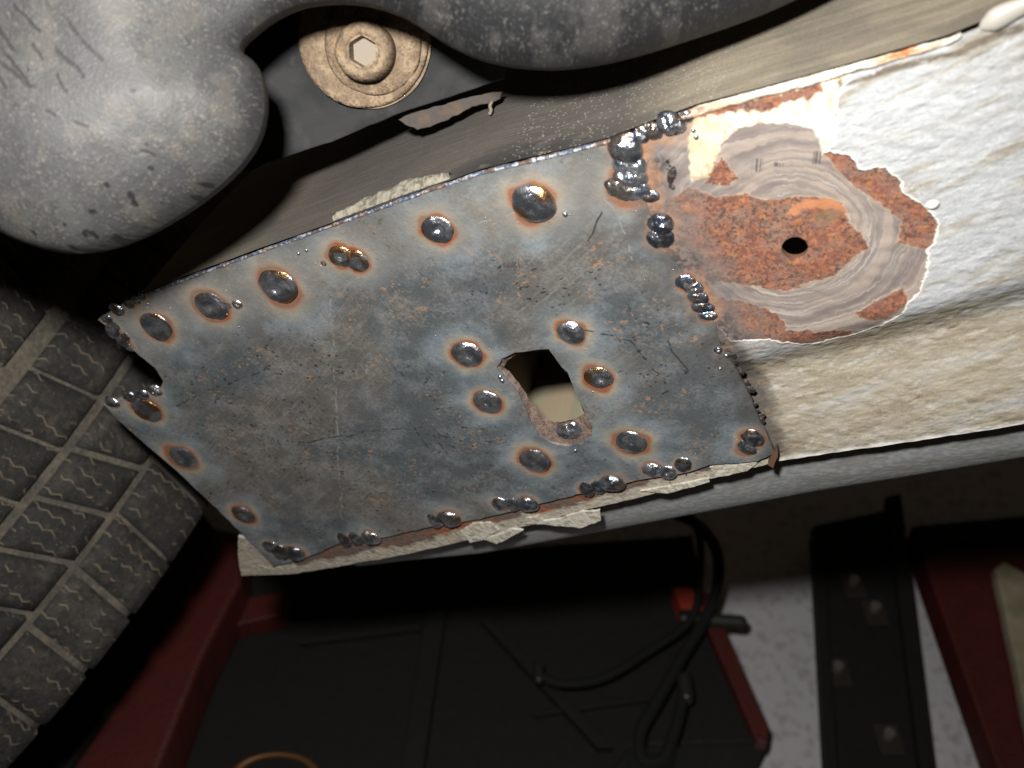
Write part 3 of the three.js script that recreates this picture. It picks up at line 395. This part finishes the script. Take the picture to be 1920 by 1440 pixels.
// ================================================================ THE BLACK BRACKET with its bolt
const K = frame(690, 150, 0.262, V3(-0.08, -0.3, 1), V3(1, 0, 0));
const bracket = thing('mounting_bracket', 'black flat bracket with a dirty socket head bolt, above the patch', 'bracket', K);
{
  const D = [-60, 60, -40, 40];
  const t = surfaceTex(900, 600, D, (x, y) => { const a = fbm(x * 0.09, y * 0.14, 4, 241), b = fbm(x * 1.2, y * 1.2, 3, 242), f = n2(x * 5, y * 5, 243); let c = mix([26, 27, 29], [38, 38, 39], sst(0.4, 0.65, a)); c = mix(c, [58, 56, 54], 0.35 * sst(0.6, 0.78, fbm(x * 0.35, y * 0.25, 4, 244))); c = mix(c, [80, 78, 74], 0.3 * sst(0.86, 0.95, f)); return [c[0], c[1], c[2], a, 0.92]; }, true, true);
  const out = [[470, 322], [500, 306], [545, 291], [620, 267], [690, 236], [750, 212], [860, 176], [945, 148], [960, -60], [430, -60], [400, 320]].map((p) => K.px(...p));
  part('bracket_plate', uvXY(slab(ragged(out, 0.0025, 0.0003, 4), -0.002, 0, [], 0.0004), D), texMat(t, { bumpScale: 0.00006 }), bracket);
  const flap = [[738, 226], [760, 214], [800, 203], [870, 184], [905, 176], [938, 172], [934, 186], [916, 194], [880, 201], [858, 214], [835, 226], [800, 240], [775, 246], [752, 236]].map((p) => K.px(...p));
  const ft = surfaceTex(300, 200, D, (x, y) => { const a = fbm(x * 0.3, y * 0.4, 4, 251); const c = mix([62, 56, 52], [76, 63, 52], sst(0.45, 0.7, a)); return [c[0], c[1], c[2], fbm(x, y, 3, 252)]; }, true);
  part('underseal_flap', uvXY(slab(ragged(flap, 0.001, 0.0004, 9), -0.008, -0.0062, [], 0.0003), D), texMat(ft, { roughness: 0.85, bumpScale: 0.0004 }), bracket, 'torn brown strip of underseal hanging below the bracket');
  const hair = new THREE.TubeGeometry(new THREE.CatmullRomCurve3([[918, 190], [914, 200], [916, 208], [913, 216]].map((p) => V3(...K.px(...p), -0.0066))), 12, 0.0005, 5); part('underseal_thread', hair, plain(110, 100, 88, 0.9), bracket);
  // washers, flange and bolt head, all caked in dried mud
  const md = surfaceTex(512, 512, [-20, 20, -20, 20], (x, y) => { const a = fbm(x * 0.3, y * 0.3, 4, 261), b = fbm(x * 1.8, y * 1.8, 3, 262); let c = mix([108, 92, 73], [130, 112, 90], sst(0.35, 0.65, a)); c = mix(c, [86, 70, 55], 0.5 * sst(0.5, 0.72, b)); c = mix(c, [88, 72, 58], 0.5 * sst(0.52, 0.66, fbm(x * 0.35 + 9, y * 0.35, 4, 264))); c = mix(c, [132, 102, 70], 0.4 * sst(0.62, 0.75, fbm(x * 0.5, y * 0.5, 3, 263))); return [c[0], c[1], c[2], 0.6 * a + 0.4 * b, 0.8]; }, true, true);
  const mud = texMat(md, { bumpScale: 0.0009 });
  const sc = 0.262 / F;
  const lathe = (prof, seed, amp) => { const g = new THREE.LatheGeometry(prof.map(([r, w]) => new THREE.Vector2(r, w)), 72); g.rotateX(Math.PI / 2); const p = g.attributes.position; for (let i = 0; i < p.count; i++) { const x = p.getX(i), y = p.getY(i), an = Math.atan2(y, x), r = Math.hypot(x, y), k = 1 + amp * (fbm(Math.cos(an) * 2 + seed, Math.sin(an) * 2, 3, seed) - 0.5); p.setXYZ(i, x * k, y * k, p.getZ(i) + 0.0006 * (fbm(x * 500 + seed, y * 500, 3, seed + 1) - 0.5) * (r > 0.001 ? 1 : 0)); } g.computeVertexNormals(); return uvXY(g, [-20, 20, -20, 20]); };
  const w2 = part('washer', lathe([[0.004, 0.0002], [112 * sc, 0.0002], [117 * sc, 0.0008], [116 * sc, 0.0016], [0.004, 0.0018]], 5, 0.03), mud, bracket); w2.position.set(...K.px(692, 82), 0);
  const w1 = part('washer', lathe([[0.004, 0.0016], [112 * sc, 0.0014], [120 * sc, 0.002], [119 * sc, 0.0032], [112 * sc, 0.0036], [82 * sc, 0.0038], [78 * sc, 0.003], [0.004, 0.003]], 6, 0.03), mud, bracket); w1.position.set(...K.px(680, 76, 0.003), 0);
  const fl = part('bolt_flange', lathe([[0.002, 0.003], [86 * sc, 0.003], [90 * sc, 0.0036], [86 * sc, 0.0046], [60 * sc, 0.0062], [0.004, 0.0066]], 7, 0.08), mud, bracket); fl.position.set(...K.px(698, 84, 0.005), 0);
  const R = 52 * sc, hx = 25 * sc, H = 0.0135;
  const bolt = part('bolt_head', lathe([[R * 0.93, 0.004], [R, 0.006], [R * 1.02, H - 0.0035], [R * 0.97, H - 0.0014], [R * 0.86, H - 0.0002], [R * 0.7, H], [R * 0.58, H - 0.0003], [R * 0.5, H - 0.0014]], 8, 0.03), mud, bracket); bolt.position.set(...K.px(678, 96, 0.0135), 0);
  const hexG = new THREE.CylinderGeometry(hx * 1.12, hx * 1.02, 0.006, 6, 1, true); hexG.rotateX(Math.PI / 2); hexG.translate(0, 0, H - 0.0038); part('hex_socket', uvXY(hexG, [-20, 20, -20, 20]), mud, bolt);
  const hexB = new THREE.CircleGeometry(hx * 1.1, 6); hexB.rotateZ(Math.PI / 2); hexB.translate(0, 0, H - 0.0052); part('socket_bottom', hexB, plain(112, 102, 88, 0.6), bolt);
  const hm = new THREE.RingGeometry(hx * 1.0, R * 0.62, 48, 3); hm.translate(0, 0, H - 0.0012); // mouth of the socket
  { const s = new THREE.Shape(); for (let i = 0; i < 40; i++) s[i ? 'lineTo' : 'moveTo'](Math.cos(i / 40 * 6.2832) * R * 0.56, Math.sin(i / 40 * 6.2832) * R * 0.56); const h = new THREE.Path(); for (let i = 0; i < 6; i++) h[i ? 'lineTo' : 'moveTo'](Math.sin(-i / 6 * 6.2832) * hx * 1.1, Math.cos(i / 6 * 6.2832) * hx * 1.1); s.holes.push(h); const g = new THREE.ExtrudeGeometry(s, { depth: 0.001, bevelEnabled: false }); g.translate(0, 0, H - 0.0019); part('socket_mouth', uvXY(g, [-20, 20, -20, 20]), mud, bolt); }
}

// ================================================================ THE BLACK PLASTIC TANK hanging in front of the bracket
const T = frame(500, 60, 0.217, V3(-0.02, -0.1, 1), V3(1, 0, 0));
const tank = thing('fuel_tank', 'bulging black plastic tank with grey road dust, beside the bolt', 'tank', T);
{
  const ctl = [[-520, 330], [-200, 380], [-60, 410], [0, 433], [60, 460], [130, 476], [200, 469], [262, 446], [330, 408], [395, 362], [448, 312], [480, 265], [495, 210], [493, 160], [478, 118], [452, 96], [448, 84], [470, 60], [510, 30], [555, 10], [600, 2], [650, 1], [700, 9], [755, 29], [805, 60], [850, 88], [900, 109], [960, 122], [1040, 127], [1120, 119], [1200, 101], [1300, 70], [1400, 36], [1480, 3], [1700, -110], [1900, -240], [2000, -420]];
  const cr = new THREE.CatmullRomCurve3(ctl.map((p) => { const [x, y] = T.px(...p); return V3(x, y, 0); }), false, 'centripetal');
  const line = cr.getPoints(260).map((v) => [v.x * 1000, v.y * 1000]); const far = [[2000, -600], [-520, -600]].map((p) => T.mm(...p)); const poly = [...line, ...far];
  const near = (x, y) => { let b = 1e9, r = null; for (let i = 1; i < line.length; i++) { const ex = line[i][0] - line[i - 1][0], ey = line[i][1] - line[i - 1][1], t = clamp(((x - line[i - 1][0]) * ex + (y - line[i - 1][1]) * ey) / (ex * ex + ey * ey)), qx = line[i - 1][0] + ex * t, qy = line[i - 1][1] + ey * t, d = (x - qx) ** 2 + (y - qy) ** 2; if (d < b) { b = d; r = [qx, qy]; } } return [Math.sqrt(b), r]; };
  const x0 = T.mm(-500, 0)[0], x1 = T.mm(1980, 0)[0], y0 = T.mm(0, 500)[1], y1 = T.mm(0, -560)[1], cs = 0.75;
  const nx = Math.round((x1 - x0) / cs), ny = Math.round((y1 - y0) / cs), P = new Float32Array((nx + 1) * (ny + 1) * 3), Hh = new Float32Array((nx + 1) * (ny + 1)), st = new Uint8Array((nx + 1) * (ny + 1));
  const RD = 26, RH = 21;
  for (let j = 0; j <= ny; j++) for (let i = 0; i <= nx; i++) {
    const k = j * (nx + 1) + i; let x = x0 + i * cs, y = y0 + j * cs; const sd = sdPoly(poly, x, y);
    if (sd >= -0.12) { const [d, q] = near(x, y); if (d < 1.6) { x = q[0]; y = q[1]; st[k] = 1; } else st[k] = 0; Hh[k] = 0; }
    else { st[k] = 2; const [d] = sd > -RD - 1 ? near(x, y) : [RD]; const e = clamp(d / RD); Hh[k] = RH * Math.sqrt(1 - (1 - e) * (1 - e)); }
    P[3 * k] = x; P[3 * k + 1] = y;
  }
  // soften the crest where the fillets meet, then give the moulding its own swellings
  for (let it = 0; it < 14; it++) { const o = Hh.slice(); for (let j = 1; j < ny; j++) for (let i = 1; i < nx; i++) { const k = j * (nx + 1) + i; if (st[k] === 2 && o[k] > 9) Hh[k] = (o[k] * 2 + o[k - 1] + o[k + 1] + o[k - nx - 1] + o[k + nx + 1]) / 6; } }
  const c1 = T.mm(230, 240), c2 = T.mm(480, 20), c3 = T.mm(1050, -20);
  for (let k = 0; k < Hh.length; k++) { const x = P[3 * k], y = P[3 * k + 1], g = (c, s) => Math.exp(-((x - c[0]) ** 2 + (y - c[1]) ** 2) / (s * s)); const e = sst(0, RH, Hh[k]); P[3 * k + 2] = (Hh[k] + e * (1.5 * g(c1, 26) - 6 * g(c2, 16) + 2 * g(c3, 25) + 2.4 * (fbm(x * 0.05, y * 0.05, 3, 271) - 0.5))) / 1000; P[3 * k] /= 1000; P[3 * k + 1] /= 1000; }
  const idx = []; const ok = (a, b, c) => st[a] && st[b] && st[c] && (st[a] === 2 || st[b] === 2 || st[c] === 2);
  for (let j = 0; j < ny; j++) for (let i = 0; i < nx; i++) { const a = j * (nx + 1) + i, b = a + 1, c = a + nx + 1, d = c + 1; if (ok(a, b, c)) idx.push(a, b, c); if (ok(b, d, c)) idx.push(b, d, c); }
  const g0 = new THREE.BufferGeometry(); g0.setAttribute('position', new THREE.Float32BufferAttribute(P, 3)); g0.setIndex(idx); g0.computeVertexNormals();
  const TD = [T.mm(-200, 0)[0], T.mm(1500, 0)[0], T.mm(0, 500)[1], T.mm(0, -80)[1]];
  const sL = T.mm(250, 250), scrs = [[[30, 20], [90, 100], [150, 170]], [[70, 0], [140, 110], [215, 205]], [[95, 130], [150, 190]], [[120, 60], [240, 180]], [[10, 60], [110, 205]], [[130, 5], [280, 165]], [[180, 240], [340, 310]], [[60, 130], [170, 210]]].map((L) => L.map((p) => T.mm(...p)));
  const chips = [[290, 378, 8], [293, 392, 7], [335, 380, 6], [378, 375, 7], [222, 405, 6], [205, 442, 9], [240, 448, 8], [160, 465, 6], [332, 328, 5], [330, 292, 5], [320, 205, 7], [170, 428, 4], [260, 360, 4], [400, 350, 6], [108, 442, 6]].map(([x, y, r]) => [...T.mm(x, y), r * 0.12]);
  const t = surfaceTex(1700, 620, TD, (x, y) => {
    const left = sst(T_X(620), T_X(470), x + 8 * (fbm(x * 0.06, y * 0.06, 3, 281) - 0.5));
    const a = fbm(x * 0.07, y * 0.07, 4, 282), b = fbm(x * 0.5, y * 0.5, 4, 283), f = n2(x * 3.2, y * 3.2, 284), f2 = fbm(x * 3.4, y * 3.4, 3, 285);
    let c = mix([26, 27, 29], [55, 55, 56], left); c = mix(c, [70, 70, 69], left * 0.6 * sst(0.42, 0.68, a)); c = mix(c, [48, 47, 47], left * 0.5 * sst(0.5, 0.68, b)); c = mix(c, [84, 79, 71], 0.4 * left * sst(0.58, 0.72, fbm(x * 0.16, y * 0.16, 4, 286)));
    c = mix(c, [64, 62, 60], (1 - left) * 0.65 * sst(0.52, 0.72, fbm(x * 0.22, y * 0.22, 4, 287)));
    c = mix(c, [112, 108, 100], 0.62 * sst(0.64, 0.8, f2 + 0.2 * (b - 0.42))); c = mix(c, [30, 30, 31], 0.4 * sst(0.3, 0.15, f2));
    let h = 0.5 + 0.25 * (f2 - 0.5) + 0.2 * (b - 0.5);
    const jx = x + 0.8 * (n2(x * 0.5, y * 0.5, 288) - 0.5), jy = y + 0.8 * (n2(x * 0.5, y * 0.5, 289) - 0.5);
    if (x < T_X(360) && x > T_X(0)) for (let i = 0; i < scrs.length; i++) { const d = sdLine(scrs[i], jx, jy); if (d < 0.5) { const e = sst(0.5, 0.12, d) * sst(0.3, 0.55, n2(x * 0.35, y * 0.35, 300 + i)); c = mix(c, [36, 34, 33], 0.7 * e); h -= 0.3 * e; } }
    for (const [qx, qy, r] of chips) { const d = Math.hypot(x - qx, (y - qy) * 1.2) + 1.3 * r * (fbm(x * 1.1, y * 1.1, 3, 291) - 0.5) * 2; if (d < r) c = mix(c, [22, 22, 23], 0.9 * sst(r, r * 0.7, d)); }
    return [c[0], c[1], c[2], h, 0.5 + 0.25 * f2];
  }, true, true);
  function T_X(p) { return T.mm(p, 200)[0]; }
  const mat = texMat(t, { bumpScale: 0.0005 });
  const body = part('tank_body', uvXY(g0, TD), mat, tank);
  // sides and back of the moulding
  const sk = gridGeo(line.length - 1, 8, (s, q) => { const i = Math.round(s * (line.length - 1)), p = line[i], a = line[Math.max(0, i - 2)], b = line[Math.min(line.length - 1, i + 2)], L = Math.hypot(b[0] - a[0], b[1] - a[1]), t = q * Math.PI / 2, k = 9 * (1 - Math.cos(t)); return [(p[0] - (b[1] - a[1]) / L * k) / 1000, (p[1] + (b[0] - a[0]) / L * k) / 1000, -0.016 * Math.sin(t)]; });
  part('tank_side', uvXY(sk, TD), mat, body);
}

// ================================================================ THE TYRE
{
  const A = V3(0.48827287, -0.62737968, -0.60661713), R0 = V3(0.7671098, -0.02287005, 0.64110803), C = V3(-0.40722989, -0.0441839, -0.61874349);
  const Tn = new THREE.Vector3().crossVectors(A, R0);
  const tyre = new THREE.Group(); tyre.name = 'car_tyre'; tyre.userData = { label: 'dusty worn black car tyre beside the left end of the patch', category: 'tyre' };
  tyre.position.copy(toWorld(C)); tyre.quaternion.copy(camera.quaternion).multiply(new THREE.Quaternion().setFromRotationMatrix(new THREE.Matrix4().makeBasis(A, R0, Tn))); scene.add(tyre);
  const RT = 0.31, dep = 0.0042;
  // local: x along the axle, angle f from y towards z
  const pt = (a, f, r) => { const sh = Math.max(0, a - 0.034) + Math.max(0, -0.135 - a), rr = r - 9 * sh * sh - 0.25 * Math.max(0, sh - 0.004); return [a, Math.cos(f) * rr, Math.sin(f) * rr]; };
  const TD = [-170, 60, -130, 170];
  const tuv = (g) => { const p = g.attributes.position, uv = new Float32Array(p.count * 2); for (let i = 0; i < p.count; i++) { uv[2 * i] = (p.getX(i) * 1000 - TD[0]) / (TD[1] - TD[0]); uv[2 * i + 1] = (Math.atan2(p.getZ(i), p.getY(i)) * 310 - TD[2]) / (TD[3] - TD[2]); } g.setAttribute('uv', new THREE.BufferAttribute(uv, 2)); return g; };
  const tt = surfaceTex(920, 1200, TD, (x, y) => {
    const a = fbm(x * 0.06, y * 0.06, 4, 311), b = fbm(x * 0.5, y * 0.5, 4, 312), f = n2(x * 2.5, y * 2.5, 313);
    let c = mix([40, 38, 36], [54, 51, 47], sst(0.4, 0.65, a)); c = mix(c, [30, 29, 28], 0.6 * sst(0.45, 0.65, b)); c = mix(c, [78, 71, 61], 0.4 * sst(0.6, 0.75, fbm(x * 0.25, y * 0.25, 4, 314)));
    const zz = Math.abs(((x / 3.2) % 2 + 2) % 2 - 1) * 1.5, ph = (((y + zz + 2.2 * fbm(x * 0.08, y * 0.08, 2, 316)) / 6.6) % 1 + 1) % 1, d = Math.abs(ph - 0.5) * 6.6;
    let h = 0.5 + 0.3 * (b - 0.5); const inside = sst(0.34, 0.5, fbm(x * 0.1, y * 0.1, 2, 317)) * sst(0.3, 0.5, n2(x * 0.35, y * 0.35, 318));
    if (d < 0.75) { const e = sst(0.75, 0.2, d) * inside; c = mix(c, [124, 112, 94], 0.75 * e); h -= 0.45 * e; }
    c = mix(c, [130, 116, 96], 0.7 * sst(0.86, 0.95, f)); return [c[0], c[1], c[2], h, 0.8];
  }, true);
  const gt = surfaceTex(460, 600, TD, (x, y) => { const a = fbm(x * 0.09, y * 0.09, 4, 321), b = fbm(x * 0.8, y * 0.8, 3, 322); let c = mix([76, 72, 65], [92, 86, 76], sst(0.4, 0.6, a)); c = mix(c, [116, 105, 88], 0.5 * sst(0.65, 0.8, b)); c = mix(c, [58, 54, 50], 0.4 * sst(0.5, 0.3, b)); return [c[0], c[1], c[2], b]; }, true);
  const blockMat = texMat(tt, { roughness: 0.85, bumpScale: 0.0012 }), grooveMat = texMat(gt, { roughness: 0.92, bumpScale: 0.0006 });
  const carc = [[0.1, 0], [0.13, 0.055], [0.19, 0.062], [0.24, 0.058], [0.282, 0.049]]; // sidewall: radius, axial place
  const prof = [...carc.map(([r, a]) => [a, r]), [0.0455, 0.2965]]; for (let a = 0.0425; a > -0.148; a -= 0.006) { const q = pt(a, 0, RT - dep); prof.push([a, q[1]]); } prof.push([-0.155, 0.296], ...carc.slice().reverse().map(([r, a]) => [-0.105 - a, r]));
  const cg = gridGeo(prof.length - 1, 220, (s, t) => { const p = prof[Math.round(s * (prof.length - 1))], f = t * Math.PI * 2 - Math.PI; return [p[0], Math.cos(f) * p[1], Math.sin(f) * p[1]]; });
  part('carcass', tuv(cg), grooveMat, tyre, 'dusty grey groove floor and sidewall of the tyre');
  const r = rng(5);
  function block(a0, a1, f0, f1, sl, seed) { // a tread block: rounded top on the curve of the tyre, walls down to the groove floor
    const n = 5, ed = 0.0007; const g = gridGeo(n + 2, n + 2, (s, t) => {
      const i = Math.round(s * (n + 2)), j = Math.round(t * (n + 2)); const ci = clamp((i - 1) / n), cj = clamp((j - 1) / n); const base = i === 0 || j === 0 || i === n + 2 || j === n + 2;
      let a = lerp(a0, a1, ci), f = lerp(f0, f1, cj) + sl * (a - (a0 + a1) / 2); const bx = (ci === 0 ? -1 : ci === 1 ? 1 : 0), bf = (cj === 0 ? -1 : cj === 1 ? 1 : 0);
      if (base) { a += 0.0006 * bx; f += 0.002 * bf; } const edge = !base && (bx || bf);
      const rr = base ? RT - dep - 0.001 : RT - (edge ? ed * 0.8 : 0) + 0.0005 * (n2(a * 300 + seed, f * 90, 9) - 0.5); return pt(a, f, rr); });
    return tuv(g);
  }
  for (let k = -5; k <= 8; k++) { // the shoulder rib and its neighbours
    const j = () => (r() - 0.5) * 0.004;
    part('tread_block', block(0.0085, 0.0425, 0.0005 + 0.0905 * k + 0.0065, 0.0905 * (k + 1) - 0.0045 + j(), 0.3, k + 20), blockMat, tyre);
    part('tread_block', block(-0.0248, 0.0028, 0.024 + 0.078 * k + 0.006, 0.024 + 0.078 * (k + 1) - 0.004 + j(), -1.25, k + 50), blockMat, tyre);
    part('tread_block', block(-0.0590, -0.0312, -0.012 + 0.086 * k + 0.005, -0.012 + 0.086 * (k + 1) - 0.004 + j(), -0.9, k + 80), blockMat, tyre);
    part('tread_block', block(-0.1010, -0.0692, 0.03 + 0.1 * k + 0.006, 0.03 + 0.1 * (k + 1) - 0.004 + j(), 0.8, k + 110), blockMat, tyre);
    if (k > -4 && k < 6) part('tread_block', block(-0.145, -0.107, 0.05 + 0.1 * k + 0.006, 0.05 + 0.1 * (k + 1) - 0.004, 0.3, k + 140), blockMat, tyre);
  }
}

// ================================================================ THE WORKSHOP beyond the car
const p46 = THREE.MathUtils.degToRad(46);
const G = frame(1500, 1200, 0.86, V3(0, Math.sin(p46), Math.cos(p46)), V3(1, 0, 0));
const box = (pts, w0, w1, bevel = 0.001) => slab(pts, w0, w1, [], bevel);
const Gp = (L, w) => L.map((p) => G.px(p[0], p[1], w));
{
  const D = [-1500, 900, -1200, 900];
  const t = surfaceTex(700, 600, D, (x, y) => { const a = fbm(x * 0.01, y * 0.01, 4, 331), b = fbm(x * 0.2, y * 0.2, 4, 332); let c = mix([202, 200, 205], [214, 212, 215], a); c = mix(c, [160, 156, 158], 0.6 * sst(0.58, 0.7, b)); return [c[0], c[1], c[2], b]; }, true);
  const wall = new THREE.Mesh(uvXY(new THREE.BoxGeometry(2.2, 1.9, 0.04).translate(-0.3, -0.2, -0.02), D), texMat(t, { roughness: 0.9, bumpScale: 0.001 })); wall.name = 'wall'; wall.userData = { kind: 'structure', label: 'white painted workshop wall behind the car' }; wall.receiveShadow = true; G.place(wall);
}
const steelDark = surfaceTex(256, 256, [0, 60, 0, 60], (x, y) => { const a = fbm(x * 0.15, y * 0.15, 4, 341); const c = mix([9, 9, 9], [20, 18, 16], a); return [c[0], c[1], c[2], a, 0.7 + 0.2 * a]; }, true, true);
const darkMat = texMat(steelDark, { bumpScale: 0.0004 });
const redT = surfaceTex(256, 256, [0, 90, 0, 90], (x, y) => { const a = fbm(x * 0.06, y * 0.06, 4, 351), b = fbm(x * 0.5, y * 0.5, 3, 352); let c = mix([90, 32, 27], [72, 27, 23], a); c = mix(c, [58, 30, 26], 0.5 * sst(0.6, 0.7, b)); return [c[0], c[1], c[2], b, 0.55]; }, true, true);
const redMat = texMat(redT, { bumpScale: 0.0003 });
const solo = (name, label, category, group) => thing(name, label, category, G, group);
const U60 = [0, 60, 0, 60], U90 = [0, 90, 0, 90];
{ // black slotted rail
  const b = solo('black_rail', 'black steel channel rail with bolts, standing before the white wall', 'rail');
  const W = 0.045; part('web', uvXY(box(Gp([[1527, 985], [1690, 950], [1765, 1560], [1562, 1560]], W), 0.02, W), U60), darkMat, b);
  part('side_lip', uvXY(box(Gp([[1524, 985], [1542, 982], [1580, 1560], [1560, 1560]], W + 0.012), W + 0.0005, W + 0.012), U60), darkMat, b);
  part('side_lip', uvXY(box(Gp([[1662, 930], [1690, 925], [1768, 1560], [1742, 1560]], W + 0.012), W + 0.0005, W + 0.012), U60), darkMat, b);
  for (const [x, y] of [[1640, 1140], [1570, 1252], [1666, 1378], [1600, 1090]]) { const g = new THREE.CylinderGeometry(0.0045, 0.005, 0.006, 6); g.rotateX(Math.PI / 2); const q = part('bolt', g, new THREE.MeshStandardMaterial({ color: 0x9a958c, metalness: 0.7, roughness: 0.35 }), b); q.position.set(...G.px(x, y, W + 0.003), W + 0.004); const pg = new THREE.BoxGeometry(0.018, 0.024, 0.002); const pl = part('bolt_plate', pg, plain(44, 38, 32, 0.6), b); pl.position.set(...G.px(x, y + 10, W + 0.0012), W + 0.0016); }
}
{ // red panel and the pale strip leaning on it
  const b = solo('steel_cabinet', 'dull red steel cabinet door with a black top edge, right of the black rail', 'cabinet'); const W = 0.06;
  part('door', uvXY(box(Gp([[1722, 1022], [2200, 985], [2200, 1560], [1914, 1560]], W), 0.03, W, 0.002), U90), redMat, b);
  part('top_edge', uvXY(box(Gp([[1712, 985], [2200, 940], [2200, 982], [1722, 1020]], W + 0.01), 0.03, W + 0.01, 0.002), U60), darkMat, b);
  const c = solo('pale_strip', 'cream coloured strip leaning on the red cabinet', 'strip');
  part('strip', uvXY(box(ragged(Gp([[1866, 1064], [1884, 1052], [1935, 1080], [1995, 1440], [1945, 1440]], W + 0.014), 0.01, 0.0008, 6), W + 0.002, W + 0.014, 0.002), U90), texMat(surfaceTex(128, 128, U90, (x, y) => { const a = fbm(x * 0.1, y * 0.1, 4, 371); const d = mix([176, 172, 148], [140, 130, 104], a); return [d[0], d[1], d[2], a]; }, true), { roughness: 0.8, bumpScale: 0.0006 }), c);
}
{ // trolley: a big dark tray with red edges
  const b = solo('workshop_trolley', 'black trolley tray with red edge strips under the hanging cable', 'trolley'); const W = 0.07;
  const tray = ragged(Gp([[180, 1085], [1300, 1000], [1318, 1115], [1438, 1392], [1180, 1402], [1120, 1500], [-100, 1500]], W), 0.02, 0.0016, 4);
  part('tray', uvXY(box(tray, 0.002, W, 0.003), U60), darkMat, b);
  part('edge_strip', uvXY(box(Gp([[1296, 1108], [1330, 1112], [1442, 1366], [1438, 1394], [1420, 1390]], W + 0.012), W + 0.001, W + 0.012, 0.001), U90), redMat, b, 'red strip along the side of the tray');
  part('edge_strip', uvXY(box(Gp([[1262, 1100], [1296, 1102], [1320, 1140], [1300, 1158], [1280, 1150]], W + 0.02), W + 0.001, W + 0.02, 0.001), U90), plain(150, 50, 30, 0.6), b, 'brighter orange red corner piece');
  part('edge_strip', uvXY(box(Gp([[430, 1125], [540, 1108], [536, 1150], [440, 1172]], W + 0.02), W + 0.001, W + 0.02, 0.001), U90), redMat, b);
  for (const [L, d] of [[[[800, 1130], [838, 1126], [790, 1470], [746, 1470]], 0.014], [[[560, 1190], [790, 1165], [790, 1178], [560, 1206]], 0.008], [[[900, 1160], [920, 1155], [1150, 1400], [1120, 1400]], 0.01], [[[1000, 1330], [1220, 1300], [1220, 1312], [1000, 1342]], 0.006]]) part('rib', uvXY(box(Gp(L, W + d), W + 0.0005, W + d, 0.001), U60), darkMat, b);
  const rg = new THREE.TorusGeometry(0.022, 0.003, 10, 40); const rm = part('brass_ring', rg, plain(120, 84, 50, 0.5, 0.5), b); rm.position.set(...G.px(515, 1455, W + 0.004), W + 0.0035); rm.scale.set(1.3, 0.7, 1);
  // handle stub
  const hp = solo('tool_handle', 'short dark green handle sticking out over the white wall', 'handle'); const a = V3(...G.px(1290, 1160, W + 0.02), W + 0.02), c = V3(...G.px(1388, 1166, W + 0.02), W + 0.02);
  const ax = c.clone().sub(a), hg = new THREE.CapsuleGeometry(0.0052, ax.length(), 6, 14); const hm = part('grip', hg, plain(38, 42, 32, 0.6), hp); hm.position.copy(a.clone().add(c).multiplyScalar(0.5)); hm.quaternion.setFromUnitVectors(V3(0, 1, 0), ax.normalize());
  const cg = new THREE.CylinderGeometry(0.0068, 0.0068, 0.012, 16); const cm = part('collar', cg, plain(30, 30, 30, 0.4), hp); cm.position.copy(a); cm.quaternion.copy(hm.quaternion);
}
{ // red post seen past the tyre
  const b = solo('red_post', 'red steel post leaning beside the tyre', 'post'); const W = 0.12;
  part('post', uvXY(box(Gp([[395, 985], [455, 1000], [452, 1090], [380, 1230], [285, 1470], [110, 1470], [240, 1275], [335, 1110]], W), 0.075, W, 0.004), U90), redMat, b);
  part('shade_strip', uvXY(box(Gp([[380, 960], [398, 985], [338, 1110], [244, 1275], [110, 1470], [40, 1470], [200, 1240], [300, 1080]], W + 0.006), 0.075, W + 0.006, 0.003), U60), darkMat, b);  // dark strip added to stand for the shade between post and tyre
}
{ // hanging cables
  const cab = plain(9, 9, 9, 0.85), W = 0.105;
  for (const [L, r, lab] of [[[[1255, 960], [1310, 985], [1342, 1030], [1346, 1090], [1322, 1160], [1280, 1230], [1235, 1310], [1200, 1375], [1205, 1425], [1240, 1425], [1262, 1380], [1285, 1290]], 0.0045, 'thick black cable hanging in a long loop'], [[[1285, 950], [1310, 1000], [1312, 1080], [1296, 1160], [1210, 1225], [1120, 1275], [1040, 1280], [1010, 1262]], 0.0032, 'thin black cable sagging sideways across the tray']]) {
    const c = solo('cable', lab, 'cable'); const curve = new THREE.CatmullRomCurve3(L.map((p) => V3(...G.px(p[0], p[1], W), W))); part('cable_sheath', new THREE.TubeGeometry(curve, 90, r, 10), cab, c); const e = curve.getPoint(1), k = part('cable_end', new THREE.CapsuleGeometry(r * 1.25, r * 3, 4, 10), plain(40, 40, 40, 0.4), c); k.position.copy(e); }
}
scene.traverse((o) => { if (o.isMesh) { o.castShadow = true; o.receiveShadow = true; } });
renderer.render(scene, camera);
